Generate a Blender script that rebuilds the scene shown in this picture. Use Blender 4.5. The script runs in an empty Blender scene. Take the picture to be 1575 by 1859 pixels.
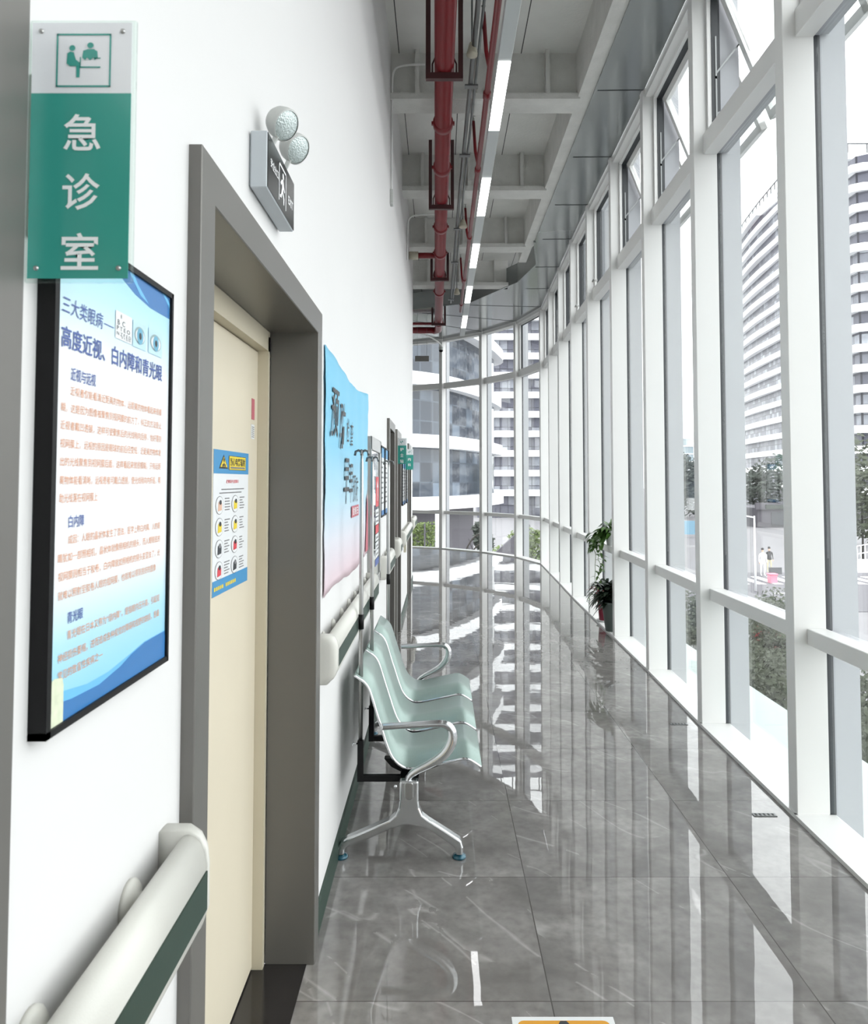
import bpy, bmesh, math, random
from mathutils import Vector, Matrix
S = bpy.context.scene
COL = S.collection
rnd = random.Random(7)

# ------------------------------------------------------------------ camera, sky, exposure
F, PX, HY, TILT, EYE = 1400.0, 798.0, 873.0, math.radians(2.5), 1.75
PY = HY - F * math.tan(TILT)
cd = bpy.data.cameras.new('camera')
cam = bpy.data.objects.new('camera', cd); COL.objects.link(cam); S.camera = cam
cam.location = (0, 0, EYE); cam.rotation_euler = (math.pi / 2 + TILT, 0, 0)
cd.sensor_fit = 'AUTO'; cd.sensor_width = 36.0; cd.lens = F / 1859.0 * 36.0
cd.shift_x = (787.5 - PX) / 1859.0; cd.shift_y = (PY - 929.5) / 1859.0
cd.clip_start = 0.02; cd.clip_end = 2000
cd.dof.use_dof = True; cd.dof.focus_distance = 4.6; cd.dof.aperture_fstop = 12.5

SKY = 2.6
w = bpy.data.worlds.new('overcast_sky'); S.world = w; w.use_nodes = True
bg = w.node_tree.nodes['Background']; bg.inputs[0].default_value = (0.975, 0.988, 1.0, 1); bg.inputs[1].default_value = SKY
S.view_settings.view_transform = 'Standard'; S.view_settings.look = 'None'
S.view_settings.exposure = 0.78; S.view_settings.gamma = 1.0; S.view_settings.use_curve_mapping = False
cy = S.cycles
cy.max_bounces = 14; cy.diffuse_bounces = 6; cy.glossy_bounces = 6; cy.transparent_max_bounces = 40
cy.transmission_bounces = 8; cy.sample_clamp_indirect = 6.0; cy.use_denoising = True

# ------------------------------------------------------------------ materials
def srgb(r, g, b):
    f = lambda c: (c / 255) / 12.92 if c / 255 <= .04045 else ((c / 255 + .055) / 1.055) ** 2.4
    return (f(r), f(g), f(b), 1)

class NT:
    def __init__(s, mat): s.t = mat.node_tree; s.n = s.t.nodes; s.l = s.t.links
    def add(s, typ, **kw):
        n = s.n.new(typ)
        for k, v in kw.items(): setattr(n, k, v)
        return n
    def link(s, a, b): s.l.new(a, b)
    def math(s, op, a, b=None, c=None):
        n = s.n.new('ShaderNodeMath'); n.operation = op
        for i, v in enumerate((a, b, c)):
            if v is None: continue
            if isinstance(v, (int, float)): n.inputs[i].default_value = v
            else: s.l.new(v, n.inputs[i])
        return n.outputs[0]
    def mix(s, fac, a, b):
        n = s.n.new('ShaderNodeMix'); n.data_type = 'RGBA'
        for i, v in ((0, fac), (6, a), (7, b)):
            if isinstance(v, (int, float, tuple)): n.inputs[i].default_value = v
            else: s.l.new(v, n.inputs[i])
        return n.outputs[2]

def mat(name, col, rough=.5, metal=0.0, var=0.0, scale=8.0, bump=0.0, bscale=60.0, emit=0.0, spec=None, coat=0.0):
    m = bpy.data.materials.new(name); m.use_nodes = True
    b = m.node_tree.nodes['Principled BSDF']
    b.inputs['Base Color'].default_value = col; b.inputs['Roughness'].default_value = rough
    b.inputs['Metallic'].default_value = metal
    if spec is not None: b.inputs['Specular IOR Level'].default_value = spec
    if coat: b.inputs['Coat Weight'].default_value = coat; b.inputs['Coat Roughness'].default_value = .08
    if emit: b.inputs['Emission Color'].default_value = col; b.inputs['Emission Strength'].default_value = emit
    t = NT(m); tc = t.add('ShaderNodeTexCoord')
    if var:
        nz = t.add('ShaderNodeTexNoise'); nz.inputs['Scale'].default_value = scale; nz.inputs['Detail'].default_value = 5
        t.link(tc.outputs['Object'], nz.inputs['Vector'])
        lo = tuple(c * (1 - var) for c in col[:3]) + (1,); hi = tuple(min(1, c * (1 + var)) for c in col[:3]) + (1,)
        t.link(t.mix(nz.outputs[0], lo, hi), b.inputs['Base Color'])
    if bump:
        nb = t.add('ShaderNodeTexNoise'); nb.inputs['Scale'].default_value = bscale; nb.inputs['Detail'].default_value = 3
        t.link(tc.outputs['Object'], nb.inputs['Vector'])
        bp = t.add('ShaderNodeBump'); bp.inputs['Strength'].default_value = bump; bp.inputs['Distance'].default_value = .01
        t.link(nb.outputs[0], bp.inputs['Height']); t.link(bp.outputs[0], b.inputs['Normal'])
    return m

M = {}
M['wall'] = mat('wall_paint', srgb(210, 209, 208), .55, var=.012, scale=3, bump=.04, bscale=5)
M['white'] = mat('white_powder_coat', srgb(219, 219, 217), .38, var=.012, scale=4)
M['fin'] = mat('pale_outer_fin', srgb(160, 162, 166), .45)
M['gasket'] = mat('black_gasket', srgb(52, 55, 58), .5)
M['frame'] = mat('grey_door_metal', srgb(107, 105, 101), .34, .35, var=.03, scale=2)
M['cream'] = mat('cream_door_laminate', srgb(202, 193, 173), .45, var=.03, scale=5)
M['creamj'] = mat('cream_jamb_paint', srgb(194, 185, 163), .5, var=.03, scale=6)
M['steel'] = mat('brushed_steel', srgb(176, 176, 174), .3, 1.0)
M['chrome'] = mat('polished_chrome', srgb(214, 216, 218), .11, 1.0)
M['alloy'] = mat('cast_alloy', srgb(205, 207, 208), .17, 1.0)
M['seat'] = mat('pale_green_steel', srgb(140, 158, 152), .3, .25)
M['teal'] = mat('teal_foot', srgb(24, 78, 94), .25, .3, coat=.5)
M['black'] = mat('black_paint', srgb(9, 9, 10), .5, spec=.25)
M['rail'] = mat('ivory_vinyl', srgb(198, 197, 190), .38, bump=.03, bscale=300)
M['dgreen'] = mat('dark_green_vinyl', srgb(32, 54, 44), .5, bump=.03, bscale=300)
M['red'] = mat('red_pipe_paint', srgb(112, 10, 20), .38, var=.1, scale=4)
M['hanger'] = mat('dark_red_brown_steel', srgb(62, 26, 28), .5)
M['conc'] = mat('grey_painted_concrete', srgb(220, 220, 216), .8, var=.1, scale=3.5, bump=.3, bscale=35)
M['concd'] = mat('grey_sprayed_beam', srgb(204, 204, 200), .85, var=.16, scale=6, bump=.5, bscale=60)
M['galv'] = mat('galvanised_conduit', srgb(120, 122, 122), .35, .8)
M['soffit'] = mat('glossy_grey_panel', srgb(142, 146, 146), .16, .55, var=.06, scale=1.2, bump=.05, bscale=1.6)
M['lamp_body'] = mat('light_housing', srgb(176, 180, 180), .35)
M['lamp'] = mat('lit_diffuser', (1, 1, 1, 1), .5, emit=3.0)
M['green'] = mat('sign_green', srgb(56, 150, 138), .22, coat=.3)
M['signw'] = mat('sign_white', srgb(226, 228, 231), .22, coat=.3)
M['print_white'] = mat('printed_white', srgb(214, 216, 217), .4)
M['text_white'] = mat('white_lettering', srgb(240, 242, 242), .4)
M['text_blue'] = mat('navy_lettering', srgb(62, 84, 146), .45)
M['text_orange'] = mat('orange_lettering', srgb(205, 140, 98), .45)
M['text_black'] = mat('ink_black', srgb(48, 52, 56), .5)
M['text_grey'] = mat('grey_print', srgb(120, 120, 122), .5)
M['text_red'] = mat('red_print', srgb(196, 62, 72), .5)
M['pblue'] = mat('poster_blue', srgb(52, 110, 168), .35)
M['pblue2'] = mat('poster_mid_blue', srgb(98, 172, 216), .35)
M['pblue3'] = mat('poster_deep_blue', srgb(48, 110, 168), .35)
M['pale'] = mat('poster_pale_blue', srgb(176, 206, 220), .4)
M['eye'] = mat('iris_blue', srgb(96, 158, 184), .4)
M['lid'] = mat('eyelid_grey', srgb(140, 160, 160), .4)
M['yellow'] = mat('caution_yellow', srgb(214, 190, 50), .45)
M['orange'] = mat('floor_sticker_orange', srgb(206, 146, 40), .4)
M['dblue'] = mat('notice_blue', srgb(62, 134, 180), .45)
M['seal'] = mat('seal_red', srgb(176, 92, 104), .5)
M['sticker'] = mat('old_paper', srgb(200, 206, 180), .6, var=.2, scale=90)
M['exit_face'] = mat('black_exit_face', srgb(34, 36, 36), .18)
M['exit_box'] = mat('white_metal_box', srgb(184, 190, 194), .4)
M['lampshell'] = mat('grey_white_plastic', srgb(186, 188, 185), .35)
M['lens'] = mat('ribbed_lens', srgb(186, 196, 194), .12, .5, bump=.4, bscale=220)
M['mirror'] = mat('mirror_panel', srgb(200, 205, 208), .04, 1.0)
M['stone'] = mat('black_marble', srgb(42, 40, 40), .12, var=.5, scale=22)
M['beige'] = mat('beige_plastic', srgb(182, 178, 160), .5)
M['pot_white'] = mat('white_ceramic', srgb(196, 198, 198), .3)
M['pot_grey'] = mat('grey_green_ceramic', srgb(84, 94, 90), .4)
M['pot_red'] = mat('crimson_plastic', srgb(112, 16, 40), .4)
M['soil'] = mat('potting_soil', srgb(50, 40, 32), .9)
M['leaf'] = mat('pothos_green', srgb(66, 98, 42), .4, var=.35, scale=30)
M['leaf2'] = mat('dark_leaf_green', srgb(26, 42, 26), .4, var=.3, scale=25)
M['leafred'] = mat('red_bract', srgb(150, 60, 70), .5)
M['vine'] = mat('vine_stem', srgb(92, 112, 60), .5)
M['bark'] = mat('bark', srgb(50, 46, 42), .9)
M['tree'] = mat('street_tree_green', srgb(58, 64, 48), .7, var=.4, scale=1.5)
M['tree2'] = mat('light_shrub_green', srgb(92, 108, 56), .7, var=.35, scale=2)
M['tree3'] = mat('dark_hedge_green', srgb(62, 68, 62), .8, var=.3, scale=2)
M['band'] = mat('white_facade_band', srgb(244, 245, 246), .6)
M['ground'] = mat('pale_paving', srgb(120, 118, 121), .85, var=.08, scale=.4)
M['road'] = mat('asphalt_grey', srgb(96, 94, 99), .85, var=.05, scale=.5)
M['mark'] = mat('road_white', srgb(238, 238, 238), .7)
M['ledge'] = mat('mint_white_membrane', srgb(158, 172, 168), .5)
M['darkwall'] = mat('grey_purple_cladding', srgb(84, 81, 88), .6, var=.06, scale=.3)
M['pcurtain'] = mat('grey_louvre', srgb(70, 72, 76), .6)
M['redcar'] = mat('red_plastic', srgb(130, 30, 36), .4)
M['bill'] = mat('sky_blue_billboard', srgb(130, 170, 192), .5)
M['skin'] = mat('skin', srgb(206, 168, 146), .6)
M['khaki'] = mat('khaki_cloth', srgb(198, 190, 160), .8)
M['hair'] = mat('dark_hair', srgb(50, 46, 48), .7)
M['pink'] = mat('pink_plastic', srgb(222, 120, 142), .5)

def glass_mat():
    m = bpy.data.materials.new('clear_glass'); m.use_nodes = True; t = NT(m); t.n.clear()
    out = t.add('ShaderNodeOutputMaterial'); mx = t.add('ShaderNodeMixShader')
    tr = t.add('ShaderNodeBsdfTransparent'); tr.inputs[0].default_value = (.972, .988, .984, 1)
    gl = t.add('ShaderNodeBsdfGlossy'); gl.inputs['Roughness'].default_value = 0.0
    lw = t.add('ShaderNodeLayerWeight'); lw.inputs[0].default_value = .5
    fac = t.math('ADD', t.math('MULTIPLY', t.math('POWER', lw.outputs['Facing'], 5.0), .9), .035)
    t.link(fac, mx.inputs[0]); t.link(tr.outputs[0], mx.inputs[1]); t.link(gl.outputs[0], mx.inputs[2])
    t.link(mx.outputs[0], out.inputs[0]); return m
M['glass'] = glass_mat()

def acrylic_mat():
    m = glass_mat(); m.name = 'clear_acrylic'
    for n in m.node_tree.nodes:
        if n.type == 'BSDF_TRANSPARENT': n.inputs[0].default_value = (.90, .95, .93, 1)
    return m
M['acrylic'] = acrylic_mat()

def floor_mat():
    m = bpy.data.materials.new('polished_grey_marble_tile'); m.use_nodes = True; t = NT(m)
    b = t.n['Principled BSDF']; tc = t.add('ShaderNodeTexCoord'); sp = t.add('ShaderNodeSeparateXYZ')
    t.link(tc.outputs['Object'], sp.inputs[0])
    u = t.math('DIVIDE', t.math('SUBTRACT', sp.outputs[0], .375 - 9.0), .90)
    v = t.math('DIVIDE', t.math('SUBTRACT', sp.outputs[1], 2.674 - 16.31), .8155)
    fu, fv = t.math('FRACT', u), t.math('FRACT', v)
    du = t.math('MINIMUM', fu, t.math('SUBTRACT', 1.0, fu)); dv = t.math('MINIMUM', fv, t.math('SUBTRACT', 1.0, fv))
    joint = t.math('LESS_THAN', t.math('MINIMUM', du, dv), .0024)
    cb = t.add('ShaderNodeCombineXYZ'); t.link(t.math('FLOOR', u), cb.inputs[0]); t.link(t.math('FLOOR', v), cb.inputs[1])
    wn = t.add('ShaderNodeTexWhiteNoise'); t.link(cb.outputs[0], wn.inputs['Vector'])
    va = t.add('ShaderNodeVectorMath', operation='MULTIPLY_ADD'); va.inputs[1].default_value = (9, 9, 9)
    t.link(wn.outputs['Color'], va.inputs[0]); t.link(tc.outputs['Object'], va.inputs[2])
    n1 = t.add('ShaderNodeTexNoise'); n1.inputs['Scale'].default_value = 3.2; n1.inputs['Detail'].default_value = 8; n1.inputs['Distortion'].default_value = .6
    t.link(va.outputs[0], n1.inputs['Vector'])
    n2 = t.add('ShaderNodeTexNoise'); n2.inputs['Scale'].default_value = 1.0; n2.inputs['Detail'].default_value = 1.5
    n4 = t.add('ShaderNodeTexNoise'); n4.inputs['Scale'].default_value = 22; n4.inputs['Detail'].default_value = 6
    t.link(va.outputs[0], n4.inputs['Vector'])
    def veins(nsock, k, gate):
        q = t.math('SUBTRACT', 1.0, t.math('MINIMUM', t.math('MULTIPLY', t.math('ABSOLUTE', t.math('SUBTRACT', nsock, .5)), k), 1.0))
        return t.math('MULTIPLY', q, t.math('GREATER_THAN', n1.outputs[0], gate))
    mp = t.add('ShaderNodeMapping', vector_type='TEXTURE'); mp.inputs['Rotation'].default_value = (0, 0, -.75); mp.inputs['Scale'].default_value = (2.6, .5, 1); t.link(va.outputs[0], mp.inputs[0])
    n5 = t.add('ShaderNodeTexNoise'); n5.inputs['Scale'].default_value = 1.1; n5.inputs['Detail'].default_value = 1.5; t.link(mp.outputs[0], n5.inputs['Vector'])
    mp2 = t.add('ShaderNodeMapping', vector_type='TEXTURE'); mp2.inputs['Rotation'].default_value = (0, 0, -1.15); mp2.inputs['Scale'].default_value = (2.2, .45, 1); t.link(va.outputs[0], mp2.inputs[0])
    t.link(mp2.outputs[0], n2.inputs['Vector'])
    vein = t.math('MAXIMUM', veins(n5.outputs[0], 170, .50), t.math('MULTIPLY', veins(n2.outputs[0], 190, .54), .8))
    con = t.math('ADD', t.math('MULTIPLY', t.math('SUBTRACT', n1.outputs[0], .5), 1.9), .5); con.node.use_clamp = True
    base = t.mix(con, srgb(98, 95, 93), srgb(158, 155, 152))
    base = t.mix(t.math('MULTIPLY', t.math('POWER', n4.outputs[0], 1.6), 1.15), base, srgb(100, 97, 95))
    base = t.mix(t.math('MULTIPLY', vein, .24), base, srgb(206, 204, 202))
    base = t.mix(joint, base, srgb(78, 75, 73))
    t.link(base, b.inputs['Base Color']); b.inputs['Roughness'].default_value = .012; b.inputs['IOR'].default_value = 1.72
    n3 = t.add('ShaderNodeTexNoise'); n3.inputs['Scale'].default_value = 3.6; n3.inputs['Detail'].default_value = 2
    t.link(va.outputs[0], n3.inputs['Vector'])
    bp = t.add('ShaderNodeBump'); bp.inputs['Strength'].default_value = .09; bp.inputs['Distance'].default_value = .005
    t.link(n3.outputs[0], bp.inputs['Height']); t.link(bp.outputs[0], b.inputs['Normal']); return m
M['floor'] = floor_mat()

def seat_mat():
    m = M['seat']; t = NT(m); b = t.n['Principled BSDF']; tc = t.add('ShaderNodeTexCoord'); sp = t.add('ShaderNodeSeparateXYZ')
    t.link(tc.outputs['Object'], sp.inputs[0])
    s = t.math('ADD', sp.outputs[0], t.math('MULTIPLY', sp.outputs[2], -1.0))
    a = t.math('SINE', t.math('MULTIPLY', sp.outputs[1], 700.0)); c = t.math('SINE', t.math('MULTIPLY', s, 620.0))
    hole = t.math('GREATER_THAN', t.math('MULTIPLY', a, c), .55)
    t.link(t.mix(t.math('MULTIPLY', hole, .6), srgb(142, 160, 154), srgb(76, 90, 86)), b.inputs['Base Color'])
seat_mat()

def ceil_mat():
    m = M['conc']; t = NT(m); b = t.n['Principled BSDF']
    src = b.inputs['Base Color'].links[0].from_socket; tc = t.add('ShaderNodeTexCoord'); sp = t.add('ShaderNodeSeparateXYZ')
    t.link(tc.outputs['Object'], sp.inputs[0])
    u = t.math('FRACT', t.math('DIVIDE', t.math('ADD', sp.outputs[0], 7.6), .6))
    d = t.math('MINIMUM', u, t.math('SUBTRACT', 1.0, u))
    t.link(t.mix(t.math('LESS_THAN', d, .008), src, srgb(70, 70, 70)), b.inputs['Base Color'])
ceil_mat()

def gradient_mat(name, stops, z0, z1, rough=.5):
    m = bpy.data.materials.new(name); m.use_nodes = True; t = NT(m); b = t.n['Principled BSDF']
    tc = t.add('ShaderNodeTexCoord'); sp = t.add('ShaderNodeSeparateXYZ'); t.link(tc.outputs['Object'], sp.inputs[0])
    mr = t.add('ShaderNodeMapRange'); mr.inputs[1].default_value = z0; mr.inputs[2].default_value = z1; t.link(sp.outputs[2], mr.inputs[0])
    cr = t.add('ShaderNodeValToRGB'); e = cr.color_ramp.elements
    for i, (p, c) in enumerate(stops):
        el = e[i] if i < 2 else e.new(p)
        el.position = p; el.color = c
    t.link(mr.outputs[0], cr.inputs[0]); t.link(cr.outputs[0], b.inputs['Base Color']); b.inputs['Roughness'].default_value = rough; return m
# printed artwork of the banner and the poster (their ink, not light)
M['banner'] = gradient_mat('banner_print', [(0, srgb(204, 180, 187)), (1, srgb(104, 178, 208)), (.2, srgb(200, 200, 208)), (.38, srgb(164, 198, 214)), (.62, srgb(116, 182, 210))], 0.0, 1.04)
M['poster'] = gradient_mat('poster_print', [(0, srgb(118, 188, 218)), (1, srgb(140, 196, 220)), (.16, srgb(160, 204, 222)), (.3, srgb(222, 225, 227)), (.74, srgb(222, 225, 227)), (.88, srgb(176, 212, 226))], .007, .63, .35)

def facade_glass(name, c1, c2, line, wx, wz, rough=.3, spec=.06):
    m = bpy.data.materials.new(name); m.use_nodes = True; t = NT(m); b = t.n['Principled BSDF']
    tc = t.add('ShaderNodeTexCoord'); sp = t.add('ShaderNodeSeparateXYZ'); t.link(tc.outputs['Object'], sp.inputs[0])
    h = t.math('ADD', sp.outputs[0], t.math('MULTIPLY', sp.outputs[1], .83))
    u = t.math('DIVIDE', t.math('ADD', h, 400.0), wx); v = t.math('DIVIDE', t.math('ADD', sp.outputs[2], 5.0), wz)
    fu, fv = t.math('FRACT', u), t.math('FRACT', v)
    fr = t.math('MAXIMUM', t.math('LESS_THAN', fu, .07), t.math('LESS_THAN', fv, .07))
    cb = t.add('ShaderNodeCombineXYZ'); t.link(t.math('FLOOR', u), cb.inputs[0]); t.link(t.math('FLOOR', v), cb.inputs[1])
    wn = t.add('ShaderNodeTexWhiteNoise'); t.link(cb.outputs[0], wn.inputs['Vector'])
    nz = t.add('ShaderNodeTexNoise'); nz.inputs['Scale'].default_value = .55; nz.inputs['Detail'].default_value = 3; t.link(tc.outputs['Object'], nz.inputs['Vector'])
    k = t.math('MULTIPLY', t.math('POWER', wn.outputs['Value'], 3.5), t.math('MULTIPLY', nz.outputs[0], 1.3))
    t.link(t.mix(fr, t.mix(k, c1, c2), line), b.inputs['Base Color'])
    b.inputs['Roughness'].default_value = rough; b.inputs['Specular IOR Level'].default_value = spec
    bp = t.add('ShaderNodeBump'); bp.inputs['Strength'].default_value = .25; bp.inputs['Distance'].default_value = .1
    t.link(nz.outputs[0], bp.inputs['Height']); t.link(bp.outputs[0], b.inputs['Normal']); return m
M['fg_tower'] = facade_glass('tower_glazing', srgb(88, 88, 98), srgb(168, 172, 178), srgb(56, 56, 62), 1.5, 1.8)
M['fg_near'] = facade_glass('curved_block_glazing', srgb(46, 52, 62), srgb(120, 132, 146), srgb(70, 78, 88), 1.55, 1.29, .1, .45)
M['fg_far'] = facade_glass('distant_tower_glazing', srgb(140, 154, 160), srgb(176, 182, 184), srgb(168, 176, 178), 2.5, 3.2)

# ------------------------------------------------------------------ mesh building
class MB:
    def __init__(s): s.v = []; s.f = []; s.m = []; s.sm = []
    def add(s, vs, fs, m=0, smooth=False):
        o = len(s.v); s.v += [tuple(p) for p in vs]
        for f in fs: s.f.append([i + o for i in f]); s.m.append(m); s.sm.append(smooth)
        return s
    def box(s, x0, x1, y0, y1, z0, z1, m=0):
        v = [(x, y, z) for z in (z0, z1) for y in (y0, y1) for x in (x0, x1)]
        return s.add(v, [(0, 2, 3, 1), (4, 5, 7, 6), (0, 1, 5, 4), (2, 6, 7, 3), (0, 4, 6, 2), (1, 3, 7, 5)], m)
    def prism(s, poly, a, b, axis='z', m=0, smooth=False):
        def P(p, h): return {'z': (p[0], p[1], h), 'y': (p[0], h, p[1]), 'x': (h, p[0], p[1])}[axis]
        n = len(poly); v = [P(p, a) for p in poly] + [P(p, b) for p in poly]
        s.add(v, [tuple(range(n - 1, -1, -1)), tuple(range(n, 2 * n))], m)
        return s.add(v, [(i, (i + 1) % n, n + (i + 1) % n, n + i) for i in range(n)], m, smooth)
    def frame_box(s, o, t, n, t0, t1, n0, n1, z0, z1, m=0):
        """box in a facade frame: t along the wall, n outward"""
        v = []
        for z in (z0, z1):
            for b in (n0, n1):
                for a in (t0, t1): v.append((o[0] + t[0] * a + n[0] * b, o[1] + t[1] * a + n[1] * b, z))
        return s.add(v, [(0, 2, 3, 1), (4, 5, 7, 6), (0, 1, 5, 4), (2, 6, 7, 3), (0, 4, 6, 2), (1, 3, 7, 5)], m)
    def bar(s, p, q, w, h, up=(0, 0, 1), m=0):
        p, q = Vector(p), Vector(q); d = (q - p).normalized(); a = d.cross(Vector(up))
        if a.length < 1e-4: a = d.cross(Vector((1, 0, 0)))
        a.normalize(); b = a.cross(d); v = []
        for e in (p, q):
            for i, j in ((-1, -1), (1, -1), (1, 1), (-1, 1)): v.append(e + a * (i * w / 2) + b * (j * h / 2))
        return s.add(v, [(3, 2, 1, 0), (4, 5, 6, 7), (0, 1, 5, 4), (1, 2, 6, 5), (2, 3, 7, 6), (3, 0, 4, 7)], m)
    def tube(s, path, r, seg=10, m=0, r2=None, side=None, cap=True):
        """r along the in-plane normal, r2 along side (default round)"""
        P = [Vector(p) for p in path]; n = len(P); rs = r if isinstance(r, (list, tuple)) else [r] * n
        r2s = rs if r2 is None else (r2 if isinstance(r2, (list, tuple)) else [r2] * n)
        prev = None; v = []
        for i in range(n):
            d = (P[min(i + 1, n - 1)] - P[max(i - 1, 0)]).normalized()
            if side is not None: B = Vector(side)
            else:
                B = prev if prev is not None else (Vector((0, 0, 1)) if abs(d.z) < .9 else Vector((1, 0, 0)))
            N = B.cross(d)
            if N.length < 1e-5: N = Vector((1, 0, 0)).cross(d)
            N.normalize(); B = d.cross(N).normalized(); prev = B
            for k in range(seg):
                a = 2 * math.pi * k / seg; v.append(P[i] + N * (math.cos(a) * rs[i]) + B * (math.sin(a) * r2s[i]))
        s.add(v, [(i * seg + k, i * seg + (k + 1) % seg, (i + 1) * seg + (k + 1) % seg, (i + 1) * seg + k) for i in range(n - 1) for k in range(seg)], m, True)
        if cap: s.add(v, [tuple(range(seg - 1, -1, -1)), tuple((n - 1) * seg + k for k in range(seg))], m)
        return s
    def lathe(s, prof, c, axis=(0, 0, 1), seg=24, m=0, smooth=True):
        ax = Vector(axis).normalized(); a = ax.orthogonal().normalized(); b = ax.cross(a); c = Vector(c); v = []
        for r, h in prof:
            for k in range(seg):
                t = 2 * math.pi * k / seg; v.append(c + ax * h + (a * math.cos(t) + b * math.sin(t)) * max(r, 1e-5))
        n = len(prof)
        s.add(v, [(i * seg + k, i * seg + (k + 1) % seg, (i + 1) * seg + (k + 1) % seg, (i + 1) * seg + k) for i in range(n - 1) for k in range(seg)], m, smooth)
        return s
    def poly(s, pts, m=0): return s.add(pts, [tuple(range(len(pts)))], m)
    def build(s, name, mats, parent=None, smooth=False, bevel=0, seg=2):
        me = bpy.data.meshes.new(name)
        off = Vector((0, 0, 0)); p = parent
        while p is not None: off += p.location; p = p.parent
        me.from_pydata([Vector(q) - off for q in s.v], [], s.f)
        if not isinstance(mats, (list, tuple)): mats = [mats]
        for k in mats: me.materials.append(M[k])
        for pl, mi, sm in zip(me.polygons, s.m, s.sm): pl.material_index = mi; pl.use_smooth = sm or smooth
        bm = bmesh.new(); bm.from_mesh(me); bmesh.ops.remove_doubles(bm, verts=bm.verts, dist=1e-5)
        bmesh.ops.recalc_face_normals(bm, faces=bm.faces); bm.to_mesh(me); bm.free(); me.update()
        o = bpy.data.objects.new(name, me); COL.objects.link(o)
        if parent is not None: o.parent = parent
        if bevel:
            b = o.modifiers.new('edge', 'BEVEL'); b.width = bevel; b.segments = seg; b.limit_method = 'ANGLE'; b.angle_limit = math.radians(35)
            b.harden_normals = False
        return o

def smooth_path(p, it=2):
    for _ in range(it):
        q = [p[0]]
        for a, b in zip(p[:-1], p[1:]): q += [tuple(a[i] * .75 + b[i] * .25 for i in range(len(a))), tuple(a[i] * .25 + b[i] * .75 for i in range(len(a)))]
        p = q + [p[-1]]
    return p
def thing(name, label, cat, loc=(0, 0, 0), group=None):
    o = bpy.data.objects.new(name, None); COL.objects.link(o); o.location = loc; o.empty_display_size = .1
    o['label'] = label; o['category'] = cat
    if group: o['group'] = group
    return o
def tag(o, label, cat, group=None):
    o['label'] = label; o['category'] = cat
    if group: o['group'] = group
    return o
def struct(o): o['kind'] = 'structure'; return o
def sroot(name, loc=(0, 0, 0)):
    o = bpy.data.objects.new(name, None); COL.objects.link(o); o.location = loc; o.empty_display_size = .1; o['kind'] = 'structure'; return o

_tc = {}
def glyphs(body, bold=0.0, shear=0.0):
    key = (body, bold, shear)
    if key not in _tc:
        c = bpy.data.curves.new('lettering', 'FONT'); c.body = body; c.size = 1; c.offset = bold; c.shear = shear
        c.resolution_u = 3
        o = bpy.data.objects.new('lettering', c); COL.objects.link(o)
        me = bpy.data.meshes.new_from_object(o.evaluated_get(bpy.context.evaluated_depsgraph_get()))
        vs = [(v.co.x, v.co.y) for v in me.vertices]; fs = [tuple(p.vertices) for p in me.polygons]
        bpy.data.objects.remove(o); bpy.data.curves.remove(c); bpy.data.meshes.remove(me)
        _tc[key] = (vs, fs)
    return _tc[key]
def text(mb, body, o, u, v, width, height, m=0, bold=0.0, shear=0.0, center=False):
    """letters fitted in a width x height box whose lower-left corner (or centre) is o, along u and v"""
    vs, fs = glyphs(body, bold, shear)
    if not vs: return
    x0, x1 = min(a for a, b in vs), max(a for a, b in vs); y0, y1 = min(b for a, b in vs), max(b for a, b in vs)
    o, u, v = Vector(o), Vector(u), Vector(v)
    if center: o = o - u * (width / 2) - v * (height / 2)
    mb.add([o + u * ((a - x0) / (x1 - x0) * width) + v * ((b - y0) / (y1 - y0) * height) for a, b in vs], fs, m)
def disc(mb, o, u, v, ru, rv, m=0, seg=20):
    o, u, v = Vector(o), Vector(u), Vector(v)
    mb.poly([o + u * (ru * math.cos(2 * math.pi * k / seg)) + v * (rv * math.sin(2 * math.pi * k / seg)) for k in range(seg)], m)
def rect(mb, o, u, v, a0, a1, b0, b1, m=0):
    o, u, v = Vector(o), Vector(u), Vector(v)
    mb.poly([o + u * a + v * b for a, b in ((a0, b0), (a1, b0), (a1, b1), (a0, b1))], m)
YU, ZV, XU, NX = Vector((0, 1, 0)), Vector((0, 0, 1)), Vector((1, 0, 0)), Vector((1, 0, 0))

# ------------------------------------------------------------------ the setting
WX = -.48          # face of the long white wall
CEIL, BEAM = 5.95, 5.45
PTS = [(1.84, -6.43 + 1.5 * k) for k in range(7)] + [(1.852, 4.074), (1.869, 5.58), (1.915, 7.15), (1.943, 8.66), (1.965, 10.19), (1.995, 11.66), (2.045, 13.2), (2.085, 14.7), (2.128, 16.27),
       (1.747, 17.74), (1.032, 18.96), (.057, 19.95), (-1.17, 20.6), (-2.5, 20.95), (-3.9, 21.05), (-5.4, 21.05), (-6.9, 21.05), (-8.2, 21.05)]
NP = len(PTS)
def tdir(k):
    a = Vector(PTS[max(k - 1, 0)]); b = Vector(PTS[min(k + 1, NP - 1)]); return (b - a).normalized()
def ndir(t): return Vector((t.y, -t.x))
OUT = [(Vector(p) + ndir(tdir(k)) * .2) for k, p in enumerate(PTS)]

fl = MB(); poly = [(-8.2, 13.4), (-.5, 13.4), (-.5, -6.43)] + [tuple(p) for p in OUT]
fl.prism(poly, -.3, 0, 'z'); struct(fl.build('floor', 'floor'))

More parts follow.
